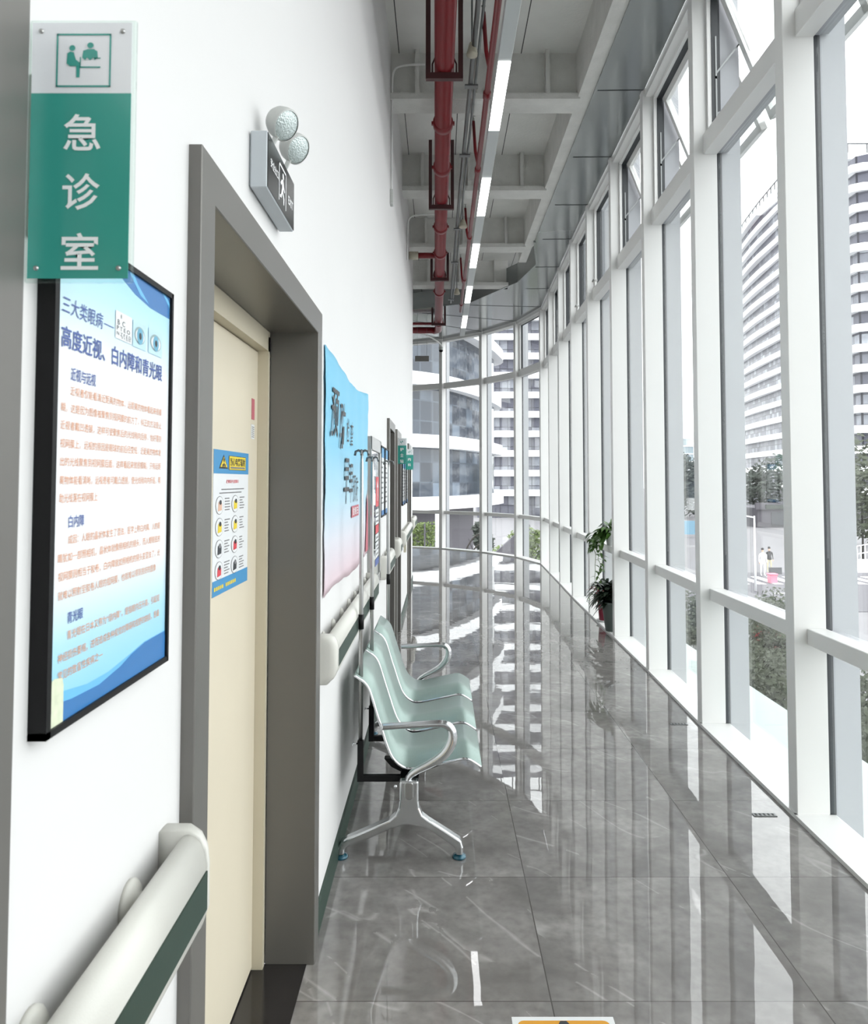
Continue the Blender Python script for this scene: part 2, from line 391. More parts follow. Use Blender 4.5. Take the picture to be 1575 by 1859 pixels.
DOORS = [(-.62, .75, 2.2, .085), (1.54, 2.87, 2.305, .09), (7.07, 7.78, 2.235, .085), (8.36, 9.04, 2.22, .085), (11.5, 12.2, 2.22, .085)]
wl = MB(); y = -6.43
for a, b, zt, c in DOORS:
    wl.box(-.78, WX, y, a - .012, 0, CEIL); wl.box(-.78, WX, a - .012, b + .012, zt + .012, CEIL); y = b + .012
wl.box(-.84, -.78, -6.43, 13.56, 0, CEIL)  # backing slab added behind the doors to stop sky light leaking in
wl.box(-.78, WX, y, 13.56, 0, CEIL); struct(wl.build('wall_left', 'wall'))
b_ = MB(); b_.box(-.78, 2.2, -6.6, -6.43, 0, CEIL); struct(b_.build('wall_back', 'wall'))
b_ = MB(); b_.box(-8.2, -.78, 13.4, 13.56, 0, CEIL); struct(b_.build('wall_lobby', 'wall'))
b_ = MB(); b_.box(-8.4, -8.2, 13.4, 21.3, 0, CEIL); struct(b_.build('wall_end', 'wall'))
cl = MB(); cl.prism([(-8.4, 13.3), (-.79, 13.3), (-.79, -6.6)] + [tuple(p) for p in OUT], CEIL, CEIL + .25, 'z'); struct(cl.build('ceiling', 'conc'))

# beams with a deep web, a pale bottom flange and plate stiffeners
for y in (-5.0, -2.5, 0.0, 2.45, 4.9, 7.32, 9.68, 12.06, 14.45):
    xe = 1.36 if y < 14 else 1.30
    xs = WX if y < 13.4 else -8.2
    g = MB(); g.box(xs, xe, y, y + .3, BEAM, BEAM + .06); g.box(xs, xe, y + .09, y + .21, BEAM + .06, CEIL)
    for x in (-.22, .38, 1.05): g.box(x - .02, x + .02, y + .01, y + .29, BEAM + .06, CEIL)
    struct(g.build('ceiling_beam', 'concd'))
eb = MB(); eb.box(1.34, 1.47, -6.43, 13.0, BEAM + .02, CEIL); struct(eb.build('edge_beam', 'concd'))
sf = MB()
inner = [(1.47, -6.43), (1.47, 11.8), (1.66, 13.0), (1.46, 14.2), (.62, 15.9), (-.6, 16.5), (-8.2, 16.6)]
outer = [tuple(Vector(p) + ndir(tdir(k)) * .02) for k, p in enumerate(PTS)]
sf.prism(inner + outer[::-1], BEAM, BEAM + .05, 'z')
struct(sf.build('soffit_panel_trim', 'soffit'))
lip = MB()
for a, b in zip(inner[1:-1], inner[2:]): lip.bar((a[0], a[1], 5.62), (b[0], b[1], 5.62), .04, .36)
struct(lip.build('soffit_edge_trim', 'soffit'))
sj = MB()          # panel joints of the soffit: thin dark gaps
for k in range(2, NP - 6):
    a = Vector(PTS[k]); t = tdir(k); n = ndir(t)
    ln = .42 if k < 15 else 2.3
    p = a + n * .01; q = a - n * ln
    sj.bar((p.x, p.y, BEAM - .002), (q.x, q.y, BEAM - .002), .008, .006)
struct(sj.build('soffit_joint_trim', 'gasket'))

# glazed facade, one window per bay
OPEN = {6, 7, 8, 9, 13, 14}
for k in range(NP - 1):
    A, Bp = Vector(PTS[k]), Vector(PTS[k + 1]); tk = tdir(k); nk = ndir(tk); t = (Bp - A).normalized(); n = ndir(t); L = (Bp - A).length
    root = sroot('window_%d' % (k + 1), (A.x, A.y, 0))
    g = MB(); g.frame_box(A, tk, nk, 0, .10, 0, .17, 0, BEAM + .02); g.build('mullion', 'white', root, bevel=.003, seg=1)
    g = MB(); g.frame_box(A, tk, nk, .006, .094, .17, .205, .0, BEAM); g.build('gasket', 'gasket', root)
    g = MB(); g.frame_box(A, tk, nk, .012, .088, .205, .345, -.5, BEAM + .3); g.build('outer_fin', 'fin', root)
    e0, e1 = .10, L
    for z0, z1 in ((.893, .977), (4.15, 4.30)):
        g = MB(); g.frame_box(A, t, n, e0, e1, .07, .17, z0, z1); g.build('transom', 'white', root, bevel=.003, seg=1)
        g = MB(); g.frame_box(A, t, n, e0, e1, .17, .205, z0 + .01, z1 - .01); g.frame_box(A, t, n, e0, e1, .205, .25, z0 + .015, z1 - .015); g.build('outer_cap', 'fin', root)
    g = MB(); g.frame_box(A, t, n, e0, e1, .03, .205, 5.38, BEAM + .02); g.build('head_rail', 'white', root)
    g = MB(); g.frame_box(A, t, n, 0, e1 + .02, -.012, .20, 0, .022); g.build('sill', 'white', root)
    for z0, z1 in ((.022, .893), (.977, 4.15)):
        g = MB(); g.frame_box(A, t, n, e0, e1, .182, .192, z0, z1); g.build('pane', 'glass', root)
    if 2 <= k <= 15:
        g = MB()    # pale inner frame of the top light
        for a0, a1, z0, z1 in ((e0, e0 + .03, 4.3, 5.38), (e1 - .03, e1, 4.3, 5.38), (e0, e1, 5.35, 5.38), (e0, e1, 4.3, 4.325)):
            g.frame_box(A, t, n, a0, a1, .10, .175, z0, z1)
        g.build('vent_frame', 'white', root)
        g = MB()
        for a0, a1, z0, z1 in ((e0 + .028, e0 + .036, 4.32, 5.352), (e1 - .036, e1 - .028, 4.32, 5.352), (e0 + .03, e1 - .03, 5.344, 5.352), (e0 + .03, e1 - .03, 4.318, 4.326)):
            g.frame_box(A, t, n, a0, a1, .13, .178, z0, z1)
        g.build('seal', 'gasket', root)
    if k in OPEN:
        ang = math.radians(21); zt, hh = 5.35, 1.03
        def sp(a, d, h): # point on the tilted sash: a along, d thickness, h below the hinge
            q = A + t * a + n * (.18 + math.sin(ang) * h + math.cos(ang) * d); return (q.x, q.y, zt - math.cos(ang) * h + math.sin(ang) * d)
        def sbox(mb, a0, a1, d0, d1, h0, h1):
            v = [sp(a, d, h) for h in (h0, h1) for d in (d0, d1) for a in (a0, a1)]
            mb.add(v, [(0, 2, 3, 1), (4, 5, 7, 6), (0, 1, 5, 4), (2, 6, 7, 3), (0, 4, 6, 2), (1, 3, 7, 5)])
        f = MB(); x0, x1 = e0 + .035, e1 - .035
        for q in ((x0, x0 + .055, 0, .05, 0, hh), (x1 - .055, x1, 0, .05, 0, hh), (x0, x1, 0, .05, 0, .055), (x0, x1, 0, .05, hh - .055, hh)): sbox(f, *q)
        sash = f.build('sash', 'white', root)
        f = MB(); sbox(f, x0 + .055, x1 - .055, .02, .03, .055, hh - .055); f.build('sash_pane', 'glass', sash)
        for a in (e0 + .034, e1 - .034):
            for h0, zj in ((.42, 4.72), (.84, 4.42)):
                q = A + t * a + n * .16
                f = MB(); f.bar((q.x, q.y, zj - .02), (q.x, q.y, zj + .3), .014, .012); p = sp(a, .0, h0); f.bar((q.x, q.y, zj + .02), p, .012, .012)
                f.build('stay_arm', 'galv', root)
    else:
        g = MB(); g.frame_box(A, t, n, e0, e1, .182, .192, 4.30, 5.38); g.build('pane', 'glass', root)
    if k in (10, 11):
        q = A + t * (e1 - .25) + n * .09; f = MB(); f.bar((q.x, q.y, 4.36), (q.x - .05, q.y, 4.36), .02, .02); f.bar((q.x - .05, q.y + .06, 4.36), (q.x - .05, q.y - .06, 4.36), .016, .02); f.build('latch', 'steel', root)

# doors in the long wall
def door(idx, a, b, zt, c, leafmat, jamb):
    r = sroot('door_%d' % idx, (WX, (a + b) / 2, 0)); fx = WX + .026
    g = MB()
    g.prism([(a - c, 0), (a - c, zt + c), (b + c, zt + c), (b + c, 0), (b, 0), (b, zt), (a, zt), (a, 0)], WX - .004, fx, 'x'); cs = g.build('casing', 'frame', r, bevel=.002, seg=1)
    g = MB(); g.box(-.632, fx - .003, a - .012, a + .0006, 0, zt); g.box(-.632, fx - .003, b - .0006, b + .012, 0, zt); g.box(-.632, fx - .003, a - .012, b + .012, zt - .0006, zt + .012); g.build('reveal', 'frame', r)
    g = MB(); g.box(-.70, -.634, a + .004, a + .03, 0, zt - .02); g.box(-.70, -.634, b - .034, b - .008, 0, zt - .02); g.box(-.70, -.634, a + .004, b - .008, zt - .075, zt - .001)
    g.build('inner_frame', jamb, r)
    g = MB(); g.box(-.745, -.672, a + .03, b - .034, .012, zt - .078); leaf = g.build('leaf', leafmat, r, bevel=.002, seg=1)
    return r, leaf
door(1, *DOORS[0], 'cream', 'creamj')
d2, leaf2 = door(2, *DOORS[1], 'cream', 'creamj')
for i in (2, 3, 4): door(i + 1, *DOORS[i], 'frame', 'frame')
g = MB(); g.bar((-.66, 1.70, 2.185), (-.60, 1.80, 2.185), .03, .05); g.box(-.668, -.612, 1.80, 1.84, 2.165, 2.205, 1); g.box(-.665, -.59, 1.74, 1.86, 2.145, 2.16, 0)
g.build('door_closer', ['steel', 'black'], d2)
for i, (a, b, zt, c) in enumerate(DOORS):
    g = MB(); g.box(-.74, WX - .002, a, b, -.02, .003); struct(g.build('threshold_floor', 'stone'))
segs = [(-6.43, -.705), (.835, 1.45), (2.96, 6.985), (7.865, 8.275), (9.125, 11.415), (12.285, 13.56)]
for k, (a, b) in enumerate(segs):
    g = MB(); g.box(WX, WX + .012, a, b, 0, .105); struct(g.build('baseboard_left' if k == 0 else 'baseboard_left.%03d' % k, 'dgreen'))

# ------------------------------------------------------------------ handrails
PROF = [(.030, .962), (.058, .966), (.076, .995), (.082, 1.02), (.082, 1.088), (.080, 1.115), (.071, 1.136), (.055, 1.147), (.040, 1.144), (.031, 1.128), (.029, 1.10), (.040, 1.085), (.046, 1.06), (.046, .99)]
CAPP = [(0, .958), (.045, .958), (.074, .99), (.084, 1.02), (.084, 1.095), (.081, 1.12), (.070, 1.140), (.052, 1.150), (0, 1.150)]
def handrail(y0, y1, label, caps=(True, True)):
    r = thing('handrail', label, 'handrail', (WX, (y0 + y1) / 2, .96), 'handrails along the white wall')
    g = MB(); g.prism([(WX + d, z) for d, z in smooth_path(PROF + [PROF[0]], 2)[:-1]], y0, y1, 'y', smooth=True); body = g.build('rail_body', 'rail', r)
    g = MB(); g.box(WX + .0815, WX + .0845, y0, y1, 1.022, 1.086); g.build('bumper_strip', 'dgreen', r)
    for yy, s, on in ((y0, -1, caps[0]), (y1, 1, caps[1])):
        if not on: continue
        g = MB(); rings = [(0, 1.0), (.018, .985), (.03, .93), (.04, .82), (.046, .62), (.048, .3)]; nn = len(CAPP); v = []
        for off, k in rings:
            zc = 1.055
            for d, z in CAPP: v.append((WX + d * k, yy + s * off, zc + (z - zc) * (1 - (1 - k) * .12)))
        fs = [(i * nn + j, i * nn + (j + 1) % nn, (i + 1) * nn + (j + 1) % nn, (i + 1) * nn + j) for i in range(len(rings) - 1) for j in range(nn)]
        fs += [tuple(range(nn)), tuple((len(rings) - 1) * nn + j for j in range(nn))]
        g.add(v, fs, 0, True); g.build('end_cap', 'rail', r)
    yb = y1 - .13
    while yb > y0 + .05:
        g = MB(); g.lathe([(0, 0), (.036, 0), (.036, .006), (.03, .012), (.017, .016), (.017, .038)], (WX, yb, 1.10), (1, 0, 0), 20); g.build('bracket', 'rail', r)
        yb -= .29
    return r
handrail(.84, 1.345, 'ivory handrail with green stripe below the framed eye disease poster')
handrail(3.06, 5.05, 'long ivory handrail with green stripe running behind the bench under the blue banner')
handrail(6.22, 6.93, 'ivory handrail with green stripe under the pair of posters past the hydrant cabinet')
handrail(7.95, 8.22, 'very short ivory handrail piece between the two grey door frames')
handrail(9.25, 11.35, 'ivory handrail with green stripe past the nurse station sign')
handrail(12.42, 13.5, 'last ivory handrail piece at the far corner of the wall')

# ------------------------------------------------------------------ emergency room sign
def blade_sign(y, x0, x1, z0, z1, chars, label, icon):
    r = thing('room_sign', label, 'sign', (WX, y, z0)); zs = z1 - (z1 - z0) * .285; d = .0035
    wd, ht = x1 - x0, z1 - z0
    g = MB(); g.box(x0, x1, y - .002, y + .004, z0, z1); g.build('acrylic_sheet', 'acrylic', r, bevel=.0015, seg=1)
    U = XU; o = Vector((0, y - .0045, 0)); mg = wd * .035
    g = MB(); g.box(x0 + mg, x1 - mg, y - .0035, y - .0025, zs, z1 - mg, 0); g.box(x0 + mg, x1 - mg, y - .0035, y - .0025, z0 + mg, zs, 1)
    cx = (x0 + x1) / 2 + wd * .02; o = Vector((cx, y - .0042, 0))
    for i, ch in enumerate(chars):
        zc = z0 + ht * (.565 - .225 * i) if len(chars) == 3 else z0 + ht * (.5 - .26 * i)
        text(g, ch, o + ZV * zc, XU, ZV, wd * .345, wd * .345, 2, .012, center=True)
    if icon:
        ic = o + ZV * (z0 + ht * .84); h = wd * .255; lw = wd * .016
        for a0, a1, b0, b1 in ((-h, h, h - lw, h), (-h, h, -h, -h + lw), (-h, -h + lw, -h, h), (h - lw, h, -h, h)): rect(g, ic, XU, ZV, a0, a1, b0, b1, 1)
        k = h / 100.0
        disc(g, ic, XU, ZV, 0, 0, 1) if False else None
        disc(g, ic + XU * (-42 * k) + ZV * (46 * k), XU, ZV, 11 * k, 11 * k, 1)
        g.poly([ic + XU * (a * k) + ZV * (b * k) for a, b in ((-60, 26), (-50, 33), (-36, 30), (-32, 14), (-28, 2), (-12, -10), (-14, -64), (-26, -64), (-27, -22), (-50, -22), (-62, -12))], 1)
        disc(g, ic + XU * (24 * k) + ZV * (56 * k), XU, ZV, 12 * k, 11 * k, 1)
        g.poly([ic + XU * (a * k) + ZV * (b * k) for a, b in ((-2, 36), (14, 42), (36, 42), (50, 34), (52, 10), (40, 0), (36, 10), (24, 0), (12, 10), (6, 0), (-6, 10))], 1)
        rect(g, ic, XU, ZV, -14 * k, 62 * k, -28 * k, -23 * k, 1); rect(g, ic, XU, ZV, -14 * k, -10 * k, -28 * k, 12 * k, 1); rect(g, ic, XU, ZV, 40 * k, 62 * k, 6 * k, 10 * k, 1)
    g.build('printed_face', ['signw', 'green', 'text_white'], r)
    for sx, sz in ((x0 + wd * .12, z1 - wd * .12), (x1 - wd * .12, z1 - wd * .12), (x0 + wd * .12, z0 + wd * .13), (x1 - wd * .12, z0 + wd * .13)):
        g = MB(); g.lathe([(0, .0022), (.0022, .002), (.003, 0)], (sx, y - .0038, sz), (0, -1, 0), 14); g.build('screw', 'steel', r)
    g = MB(); g.box(WX, x0 + .006, y + .004, y + .012, z0 + ht * .18, z1 - ht * .2); g.build('mounting_strip', 'rail', r)
blade_sign(.88, -.4785, -.354, 1.978, 2.288, '急诊室', 'green and white projecting sign of the emergency room with a doctor and patient icon', True)
blade_sign(8.55, -.479, -.366, 1.935, 2.225, '护士站', 'small green and white projecting sign of the nurse station', True)
blade_sign(10.6, -.479, -.36, 1.90, 2.19, '内科', 'green and white projecting sign half hidden behind the nurse station sign', True)

# ------------------------------------------------------------------ framed poster on eye diseases
r = thing('wall_poster', 'black framed pale blue poster on three eye diseases with orange text', 'poster', (WX, 1.11, 1.44))
y0, y1, z0, z1 = .911, 1.317, 1.447, 2.071; fw = .011
g = MB()
for q in ((y0, y0 + fw, z0, z1), (y1 - fw * .7, y1, z0, z1), (y0, y1, z0, z0 + fw * .8), (y0, y1, z1 - fw * .8, z1)): g.box(WX, -.458, *q)
g.build('frame', 'black', r)
X0 = -.4625
g = MB(); g.box(WX, X0, y0 + .004, y1 - .004, z0 + .004, z1 - .004, 0)
P = lambda y, z, l=1: Vector((X0 + .0003 * l, y, z))
g.poly([P(1.062, 2.064), P(1.11, 2.045), P(1.16, 2.033), P(1.22, 2.026), P(1.308, 2.026), P(1.308, 2.064)], 1)
g.poly([P(1.13, 2.064, 2), P(1.18, 2.036, 2), P(1.215, 2.030, 2), P(1.17, 2.05, 2), P(1.15, 2.064, 2)], 2)
g.poly([P(1.27, 2.064, 2), P(1.308, 2.044, 2), P(1.308, 2.052, 2), P(1.285, 2.064, 2)], 2)
g.poly([P(.922, 1.492), P(.96, 1.492), P(1.025, 1.484), P(1.09, 1.484), P(1.168, 1.492), P(1.22, 1.4985), P(1.308, 1.4995), P(1.308, 1.455), P(.922, 1.455)], 2)
g.poly([P(.922, 1.484, 2), P(.98, 1.477, 2), P(1.06, 1.474, 2), P(1.13, 1.482, 2), P(1.168, 1.4905, 2), P(1.22, 1.4975, 2), P(1.308, 1.4985, 2), P(1.308, 1.455, 2), P(.922, 1.455, 2)], 3)
g.poly([P(1.0, 1.455, 3), P(1.06, 1.464, 3), P(1.16, 1.479, 3), P(1.308, 1.492, 3), P(1.308, 1.455, 3)], 4)
T = lambda y, z: P(y, z, 3.2)
text(g, '三大类眼病', T(.935, 1.957), YU, ZV, .115, .022, 5, .0, .12)
rect(g, T(1.053, 1.966), YU, ZV, 0, .032, 0, .0012, 5)
text(g, '高度近视、白内障和青光眼', T(.935, 1.914), YU, ZV, .341, .0275, 5, .012)
text(g, '近视与远视', T(.961, 1.876), YU, ZV, .070, .0165, 5, .01)
text(g, '白内障', T(.963, 1.6915), YU, ZV, .042, .0155, 5, .01)
text(g, '青光眼', T(.965, 1.5725), YU, ZV, .042, .0145, 5, .01)
LN = [('近视者仅能看清近距离的物体，远距离的物体看起来很模', .961, 1.2765, 1.857), ('糊，这是因为图像被聚焦到视网膜的前方了，纠正的方法是让', .9375, 1.2765, 1.835),
      ('近视者戴凹透镜，这样可使聚焦后的光线稍向后移，恰好落到', .937, 1.277, 1.813), ('视网膜上。远视的原因是眼球的前后径变短，近距离的物体发', .9375, 1.277, 1.7905),
      ('出的光线聚焦到视网膜后面，这样看起来就很模糊。只有远距', .938, 1.277, 1.768), ('离物体能看清晰。远视患者可戴凸透镜，使光线稍向内折屈，帮', .938, 1.277, 1.745),
      ('助光线落在视网膜上', .938, 1.043, 1.723), ('成因：人眼的晶状体发生了混浊，医学上称白内障。人的眼', .9625, 1.278, 1.671), ('睛犹如一部照相机，晶状体就像照相机的镜头，而人眼眼底的', .938, 1.279, 1.6495),
      ('视网膜则相当于胶卷，白内障就如照相机的镜头变混浊了，光', .9395, 1.279, 1.627), ('就难以照射至胶卷人眼的视网膜，也就难以得到良好的图像', .94, 1.262, 1.604),
      ('青光眼在日本又称为“绿内障”，是指眼内压升高，引起视', .965, 1.28, 1.5525), ('神经损伤萎缩，进而造成各种视觉的障碍和视野的缺损，是最', .9425, 1.28, 1.528), ('常见的致盲性疾病之一', .9435, 1.068, 1.507)]
for tx, a, b, z in LN: text(g, tx, T(a, z), YU, ZV, b - a, .0116, 6)
rect(g, T(1.09, 1.954), YU, ZV, 0, .058, 0, .040, 7)
U5 = lambda y, z: P(y, z, 4.5)
for s, a, z, w_, h_ in (('E', 1.107, 1.9855, .004, .005), ('B  C', 1.096, 1.9745, .026, .0075), ('P T E O', 1.094, 1.9665, .046, .0062), ('N Z F E D', 1.094, 1.9595, .05, .0048), ('F T O H', 1.112, 1.956, .03, .0028)):
    text(g, s, U5(a, z), YU, ZV, w_, h_, 8)
for yc, zc, w_ in ((1.178, 1.973, .026), (1.244, 1.9735, .03)):
    rect(g, T(yc, zc), YU, ZV, -w_, w_, -.02, .02, 9)
    disc(g, U5(yc, zc), YU, ZV, w_ * .8, .0135, 10); disc(g, P(yc, zc - .001, 5.5), YU, ZV, w_ * .68, .0105, 7); disc(g, P(yc, zc - .001, 6.5), YU, ZV, .0125, .0125, 11); disc(g, P(yc, zc - .001, 7.5), YU, ZV, .005, .0055, 8)
g.poly([P(.922, 1.509, 4), P(.935, 1.513, 4), P(.955, 1.509, 4), P(.958, 1.500, 4), P(.958, 1.452, 4), P(.922, 1.452, 4)], 12)
g.build('printed_sheet', ['poster', 'pblue', 'pblue2', 'pblue3', 'pblue3', 'text_blue', 'text_orange', 'print_white', 'text_black', 'pale', 'lid', 'eye', 'sticker'], r)

# ------------------------------------------------------------------ exit light with twin lamps
r = thing('exit_light', 'black faced emergency exit light box with two round lamp heads over the door', 'exit sign', (WX, 2.08, 2.49))
ex = -.434
g = MB(); g.box(WX + .004, ex, 1.905, 2.255, 2.487, 2.632); g.box(WX, WX + .006, 1.91, 2.25, 2.492, 2.627, 0); g.build('box', 'exit_box', r, bevel=.002, seg=1)
g = MB(); g.box(ex, ex + .002, 1.908, 2.252, 2.49, 2.629, 0); o = Vector((ex + .0028, 0, 0))
text(g, '安全出口', o + YU * 1.935 + ZV * 2.553, YU, ZV, .095, .024, 1, .01)
text(g, 'EXIT', o + YU * 2.165 + ZV * 2.54, YU, ZV, .066, .024, 1, .01)
c = o + YU * 2.085 + ZV * 2.557
for a0, a1, b0, b1 in ((-.048, -.042, -.052, .052), (-.048, .048, .046, .052), (.042, .048, -.052, .052)): rect(g, c, YU, ZV, a0, a1, b0, b1, 1)
disc(g, c + YU * .006 + ZV * .03, YU, ZV, .009, .009, 1)
g.poly([c + YU * a + ZV * b for a, b in ((-.012, .016), (.006, .02), (.018, .004), (.03, -.004), (.026, -.01), (.01, -.002), (.006, -.014), (.024, -.028), (.02, -.046), (.012, -.046), (.012, -.032), (-.006, -.02), (-.014, -.036), (-.034, -.04), (-.034, -.033), (-.02, -.028), (-.008, -.004), (-.01, .006), (-.022, -.004), (-.028, .002))], 1)
g.build('sign_face', ['exit_face', 'text_white'], r)
for yy, zz in ((2.0, 2.690), (2.17, 2.699)):
    ax = Vector((.74, -.40, -.54)).normalized(); ce = Vector((-.408, yy, zz))
    g = MB(); g.lathe([(0, -.050), (.018, -.049), (.032, -.042), (.040, -.028), (.043, -.010), (.043, .004), (.039, .006)], ce, ax, 28); hd = g.build('lamp_head', 'lampshell', r)
    g = MB(); g.lathe([(.039, .004), (.028, .009), (.012, .011), (0, .011)], ce, ax, 28); g.build('lens', 'lens', hd)
    g = MB(); g.bar((-.45, yy, 2.628), (-.43, yy, zz - .03), .008, .012); g.build('swivel', 'lampshell', hd)

# ------------------------------------------------------------------ blue banner
r = thing('cloth_banner', 'sky blue to pink cloth banner with black brush lettering on the white wall', 'banner', (WX, 4.0, 1.27))
g = MB(); NY, NZ = 30, 24; v = []
rr = random.Random(3)
ed = [rr.uniform(-.012, .012) for _ in range(NZ + 1)]; et = [.012 * math.sin(j * .23 + .6) + rr.uniform(-.0025, .0025) for j in range(NY + 1)]
for i in range(NZ + 1):
    for j in range(NY + 1):
        u, q = j / NY, i / NZ
        yy = 3.17 + u * (1.92 + (.0 if i else 0)) + (ed[i] * .6 if j in (0,) else 0) + (-.06 * math.sin(q * math.pi) + ed[i] * 2 if j == NY else 0)
        zz = 1.268 + q * 1.042 + (et[j] if i in (0, NZ) else 0) - (.03 * math.sin(u * math.pi) if i == NZ else 0)
        xx = WX + .006 + .0022 * math.sin(u * 31 + q * 3) + .0015 * math.sin(q * 17 + u * 5) + (.002 if j == 0 else 0)
        v.append((xx, yy, zz))
fs = [(i * (NY + 1) + j, i * (NY + 1) + j + 1, (i + 1) * (NY + 1) + j + 1, (i + 1) * (NY + 1) + j) for i in range(NZ) for j in range(NY)]
g.add(v, fs, 0, True); sh = g.build('cloth', 'banner', r); sol = sh.modifiers.new('cloth', 'SOLIDIFY'); sol.thickness = .0015
g = MB(); X = WX + .0115
for ch, a, b, c0, d0, bo in (('预', 3.33, 3.60, 1.945, 2.165, .008), ('防', 3.61, 3.84, 1.905, 2.13, .008), ('检', 3.885, 4.0, 1.945, 2.07, .0), ('查', 4.06, 4.18, 1.94, 2.065, .0), ('早', 3.79, 4.0, 1.635, 1.865, .005), ('早', 4.01, 4.17, 1.635, 1.84, .005), ('预', 4.19, 4.31, 1.635, 1.78, .0), ('防', 4.32, 4.45, 1.635, 1.775, .0)):
    text(g, ch, (X, a, c0), YU, ZV, b - a, d0 - c0, 0, bo, .25)
g.build('lettering', 'text_black', r); g = MB(); rect(g, Vector((X, 4.11, 1.553)), YU, ZV, 0, .36, 0, .062, 0); text(g, '爱眼日', (X + .001, 4.15, 1.563), YU, ZV, .28, .042, 1)
g.build('red_seal', ['seal', 'text_white'], r); g = MB()
g.poly([Vector((X, a, b)) for a, b in ((4.88, 1.30), (5.06, 1.30), (5.05, 1.52), (5.03, 1.63), (5.0, 1.67), (4.97, 1.60), (4.93, 1.45))], 0)
g.build('printed_figure', 'seal', r)

# ------------------------------------------------------------------ hydrant cabinet and further posters
r = thing('hydrant_cabinet', 'silver framed fire hydrant cabinet with mirror door and red notices', 'cabinet', (WX, 5.55, 1.0))
a, b, z0, z1 = 5.13, 5.98, 1.005, 2.05
g = MB()
for q in ((a, a + .05, z0, z1), (b - .05, b, z0, z1), (a, b, z0, z0 + .05), (a, b, z1 - .09, z1)): g.box(WX, -.455, *q)
g.build('frame', 'steel', r, bevel=.003, seg=1)
g = MB(); g.box(WX, -.466, a + .05, b - .05, z0 + .05, z1 - .09); g.build('mirror_door', 'mirror', r)
g = MB(); X = -.4645
rect(g, Vector((X, 0, 0)), YU, ZV, 5.62, 5.88, 1.56, 1.78, 0); rect(g, Vector((X + .001, 0, 0)), YU, ZV, 5.735, 5.765, 1.60, 1.70, 1)
g.poly([Vector((X + .001, p, q)) for p, q in ((5.69, 1.70), (5.81, 1.70), (5.75, 1.76))], 1)
for zz, m_ in ((1.49, 1), (1.43, 1), (1.31, 1), (1.25, 1), (1.19, 1)):
    rect(g, Vector((X, 0, 0)), YU, ZV, 5.60, 5.88, zz, zz + .05, m_); rect(g, Vector((X + .001, 0, 0)), YU, ZV, 5.64, 5.84, zz + .016, zz + .03, 3)
rect(g, Vector((X, 0, 0)), YU, ZV, 5.60, 5.88, 1.365, 1.425, 0); rect(g, Vector((X, 0, 0)), YU, ZV, 5.58, 5.90, 1.13, 1.18, 2)
g.build('notice_stickers', ['text_red', 'print_white', 'text_blue', 'text_grey'], r)

def small_poster(a, b, z0, z1, label, seed):
    r = thing('wall_poster', label, 'poster', (WX, (a + b) / 2, z0)); rr = random.Random(seed)
    g = MB()
    for q in ((a, a + .012, z0, z1), (b - .012, b, z0, z1), (a, b, z0, z0 + .012), (a, b, z1 - .012, z1)): g.box(WX, -.458, *q)
    g.build('frame', 'black', r)
    g = MB(); g.box(WX, -.466, a + .01, b - .01, z0 + .01, z1 - .01, 0); o = Vector((-.4652, 0, 0)); w_ = b - a; h_ = z1 - z0
    rect(g, o, YU, ZV, a + .012, b - .012, z1 - h_ * .16, z1 - .012, 1); rect(g, o, YU, ZV, a + .012, b - .012, z0 + .012, z0 + h_ * .09, 2)
    for k in range(9):
        zz = z1 - h_ * (.24 + .072 * k); rect(g, o, YU, ZV, a + .04, b - rr.uniform(.04, .16), zz, zz + .014, 3)
    g.build('printed_sheet', ['print_white', 'dblue', 'pblue3', 'text_grey'], r)
small_poster(6.08, 6.48, 1.46, 2.03, 'black framed notice poster next to the hydrant cabinet', 1)
small_poster(6.52, 6.92, 1.46, 2.03, 'black framed notice poster next to the first small door frame', 2)
small_poster(9.6, 10.0, 1.44, 2.0, 'black framed poster behind the nurse station sign, first of three', 3)
small_poster(10.05, 10.45, 1.44, 2.0, 'black framed poster in the middle of the three past the nurse station sign', 4)
small_poster(10.75, 11.15, 1.44, 2.0, 'black framed poster beside the last door frame', 5)
g = MB(); g.box(WX, WX + .03, 10.3, 10.42, .80, .95); g.box(WX + .03, WX + .033, 10.32, 10.40, .82, .93); tag(g.build('wall_box', 'beige', None, bevel=.003, seg=1), 'small pale socket box low on the wall under the far handrail', 'socket')

# ------------------------------------------------------------------ things on the cream door
LX = -.672
r = thing('radiation_notice', 'blue and white radiation warning notice with yellow trefoil on the cream door', 'notice', (LX, 2.06, 1.3))
a, b, z0, z1 = 2.30, 2.70, 1.28, 1.86
# extents read off the door plane
a, b, z0, z1 = 2.285, 2.70, 1.405, 1.845
g = MB(); g.box(LX, LX + .002, a, b, z0, z1, 0); o = Vector((LX + .0026, 0, 0)); w_, h_ = b - a, z1 - z0
rect(g, o, YU, ZV, a, b, z1 - h_ * .165, z1, 1); rect(g, o, YU, ZV, a, b, z0, z0 + h_ * .105, 1)
o2 = o + NX * .0006; o3 = o + NX * .0012; o4 = o + NX * .0018
zt = z1 - h_ * .13
g.poly([o2 + YU * p + ZV * q for p, q in ((a + w_ * .13, zt), (a + w_ * .37, zt), (a + w_ * .25, z1 - h_ * .03))], 5)
g.poly([o3 + YU * p + ZV * q for p, q in ((a + w_ * .155, zt + .005), (a + w_ * .345, zt + .005), (a + w_ * .25, z1 - h_ * .045))], 2)
cc = o4 + YU * (a + w_ * .25) + ZV * (z1 - h_ * .098); disc(g, cc, YU, ZV, .0045, .0045, 5, 12)
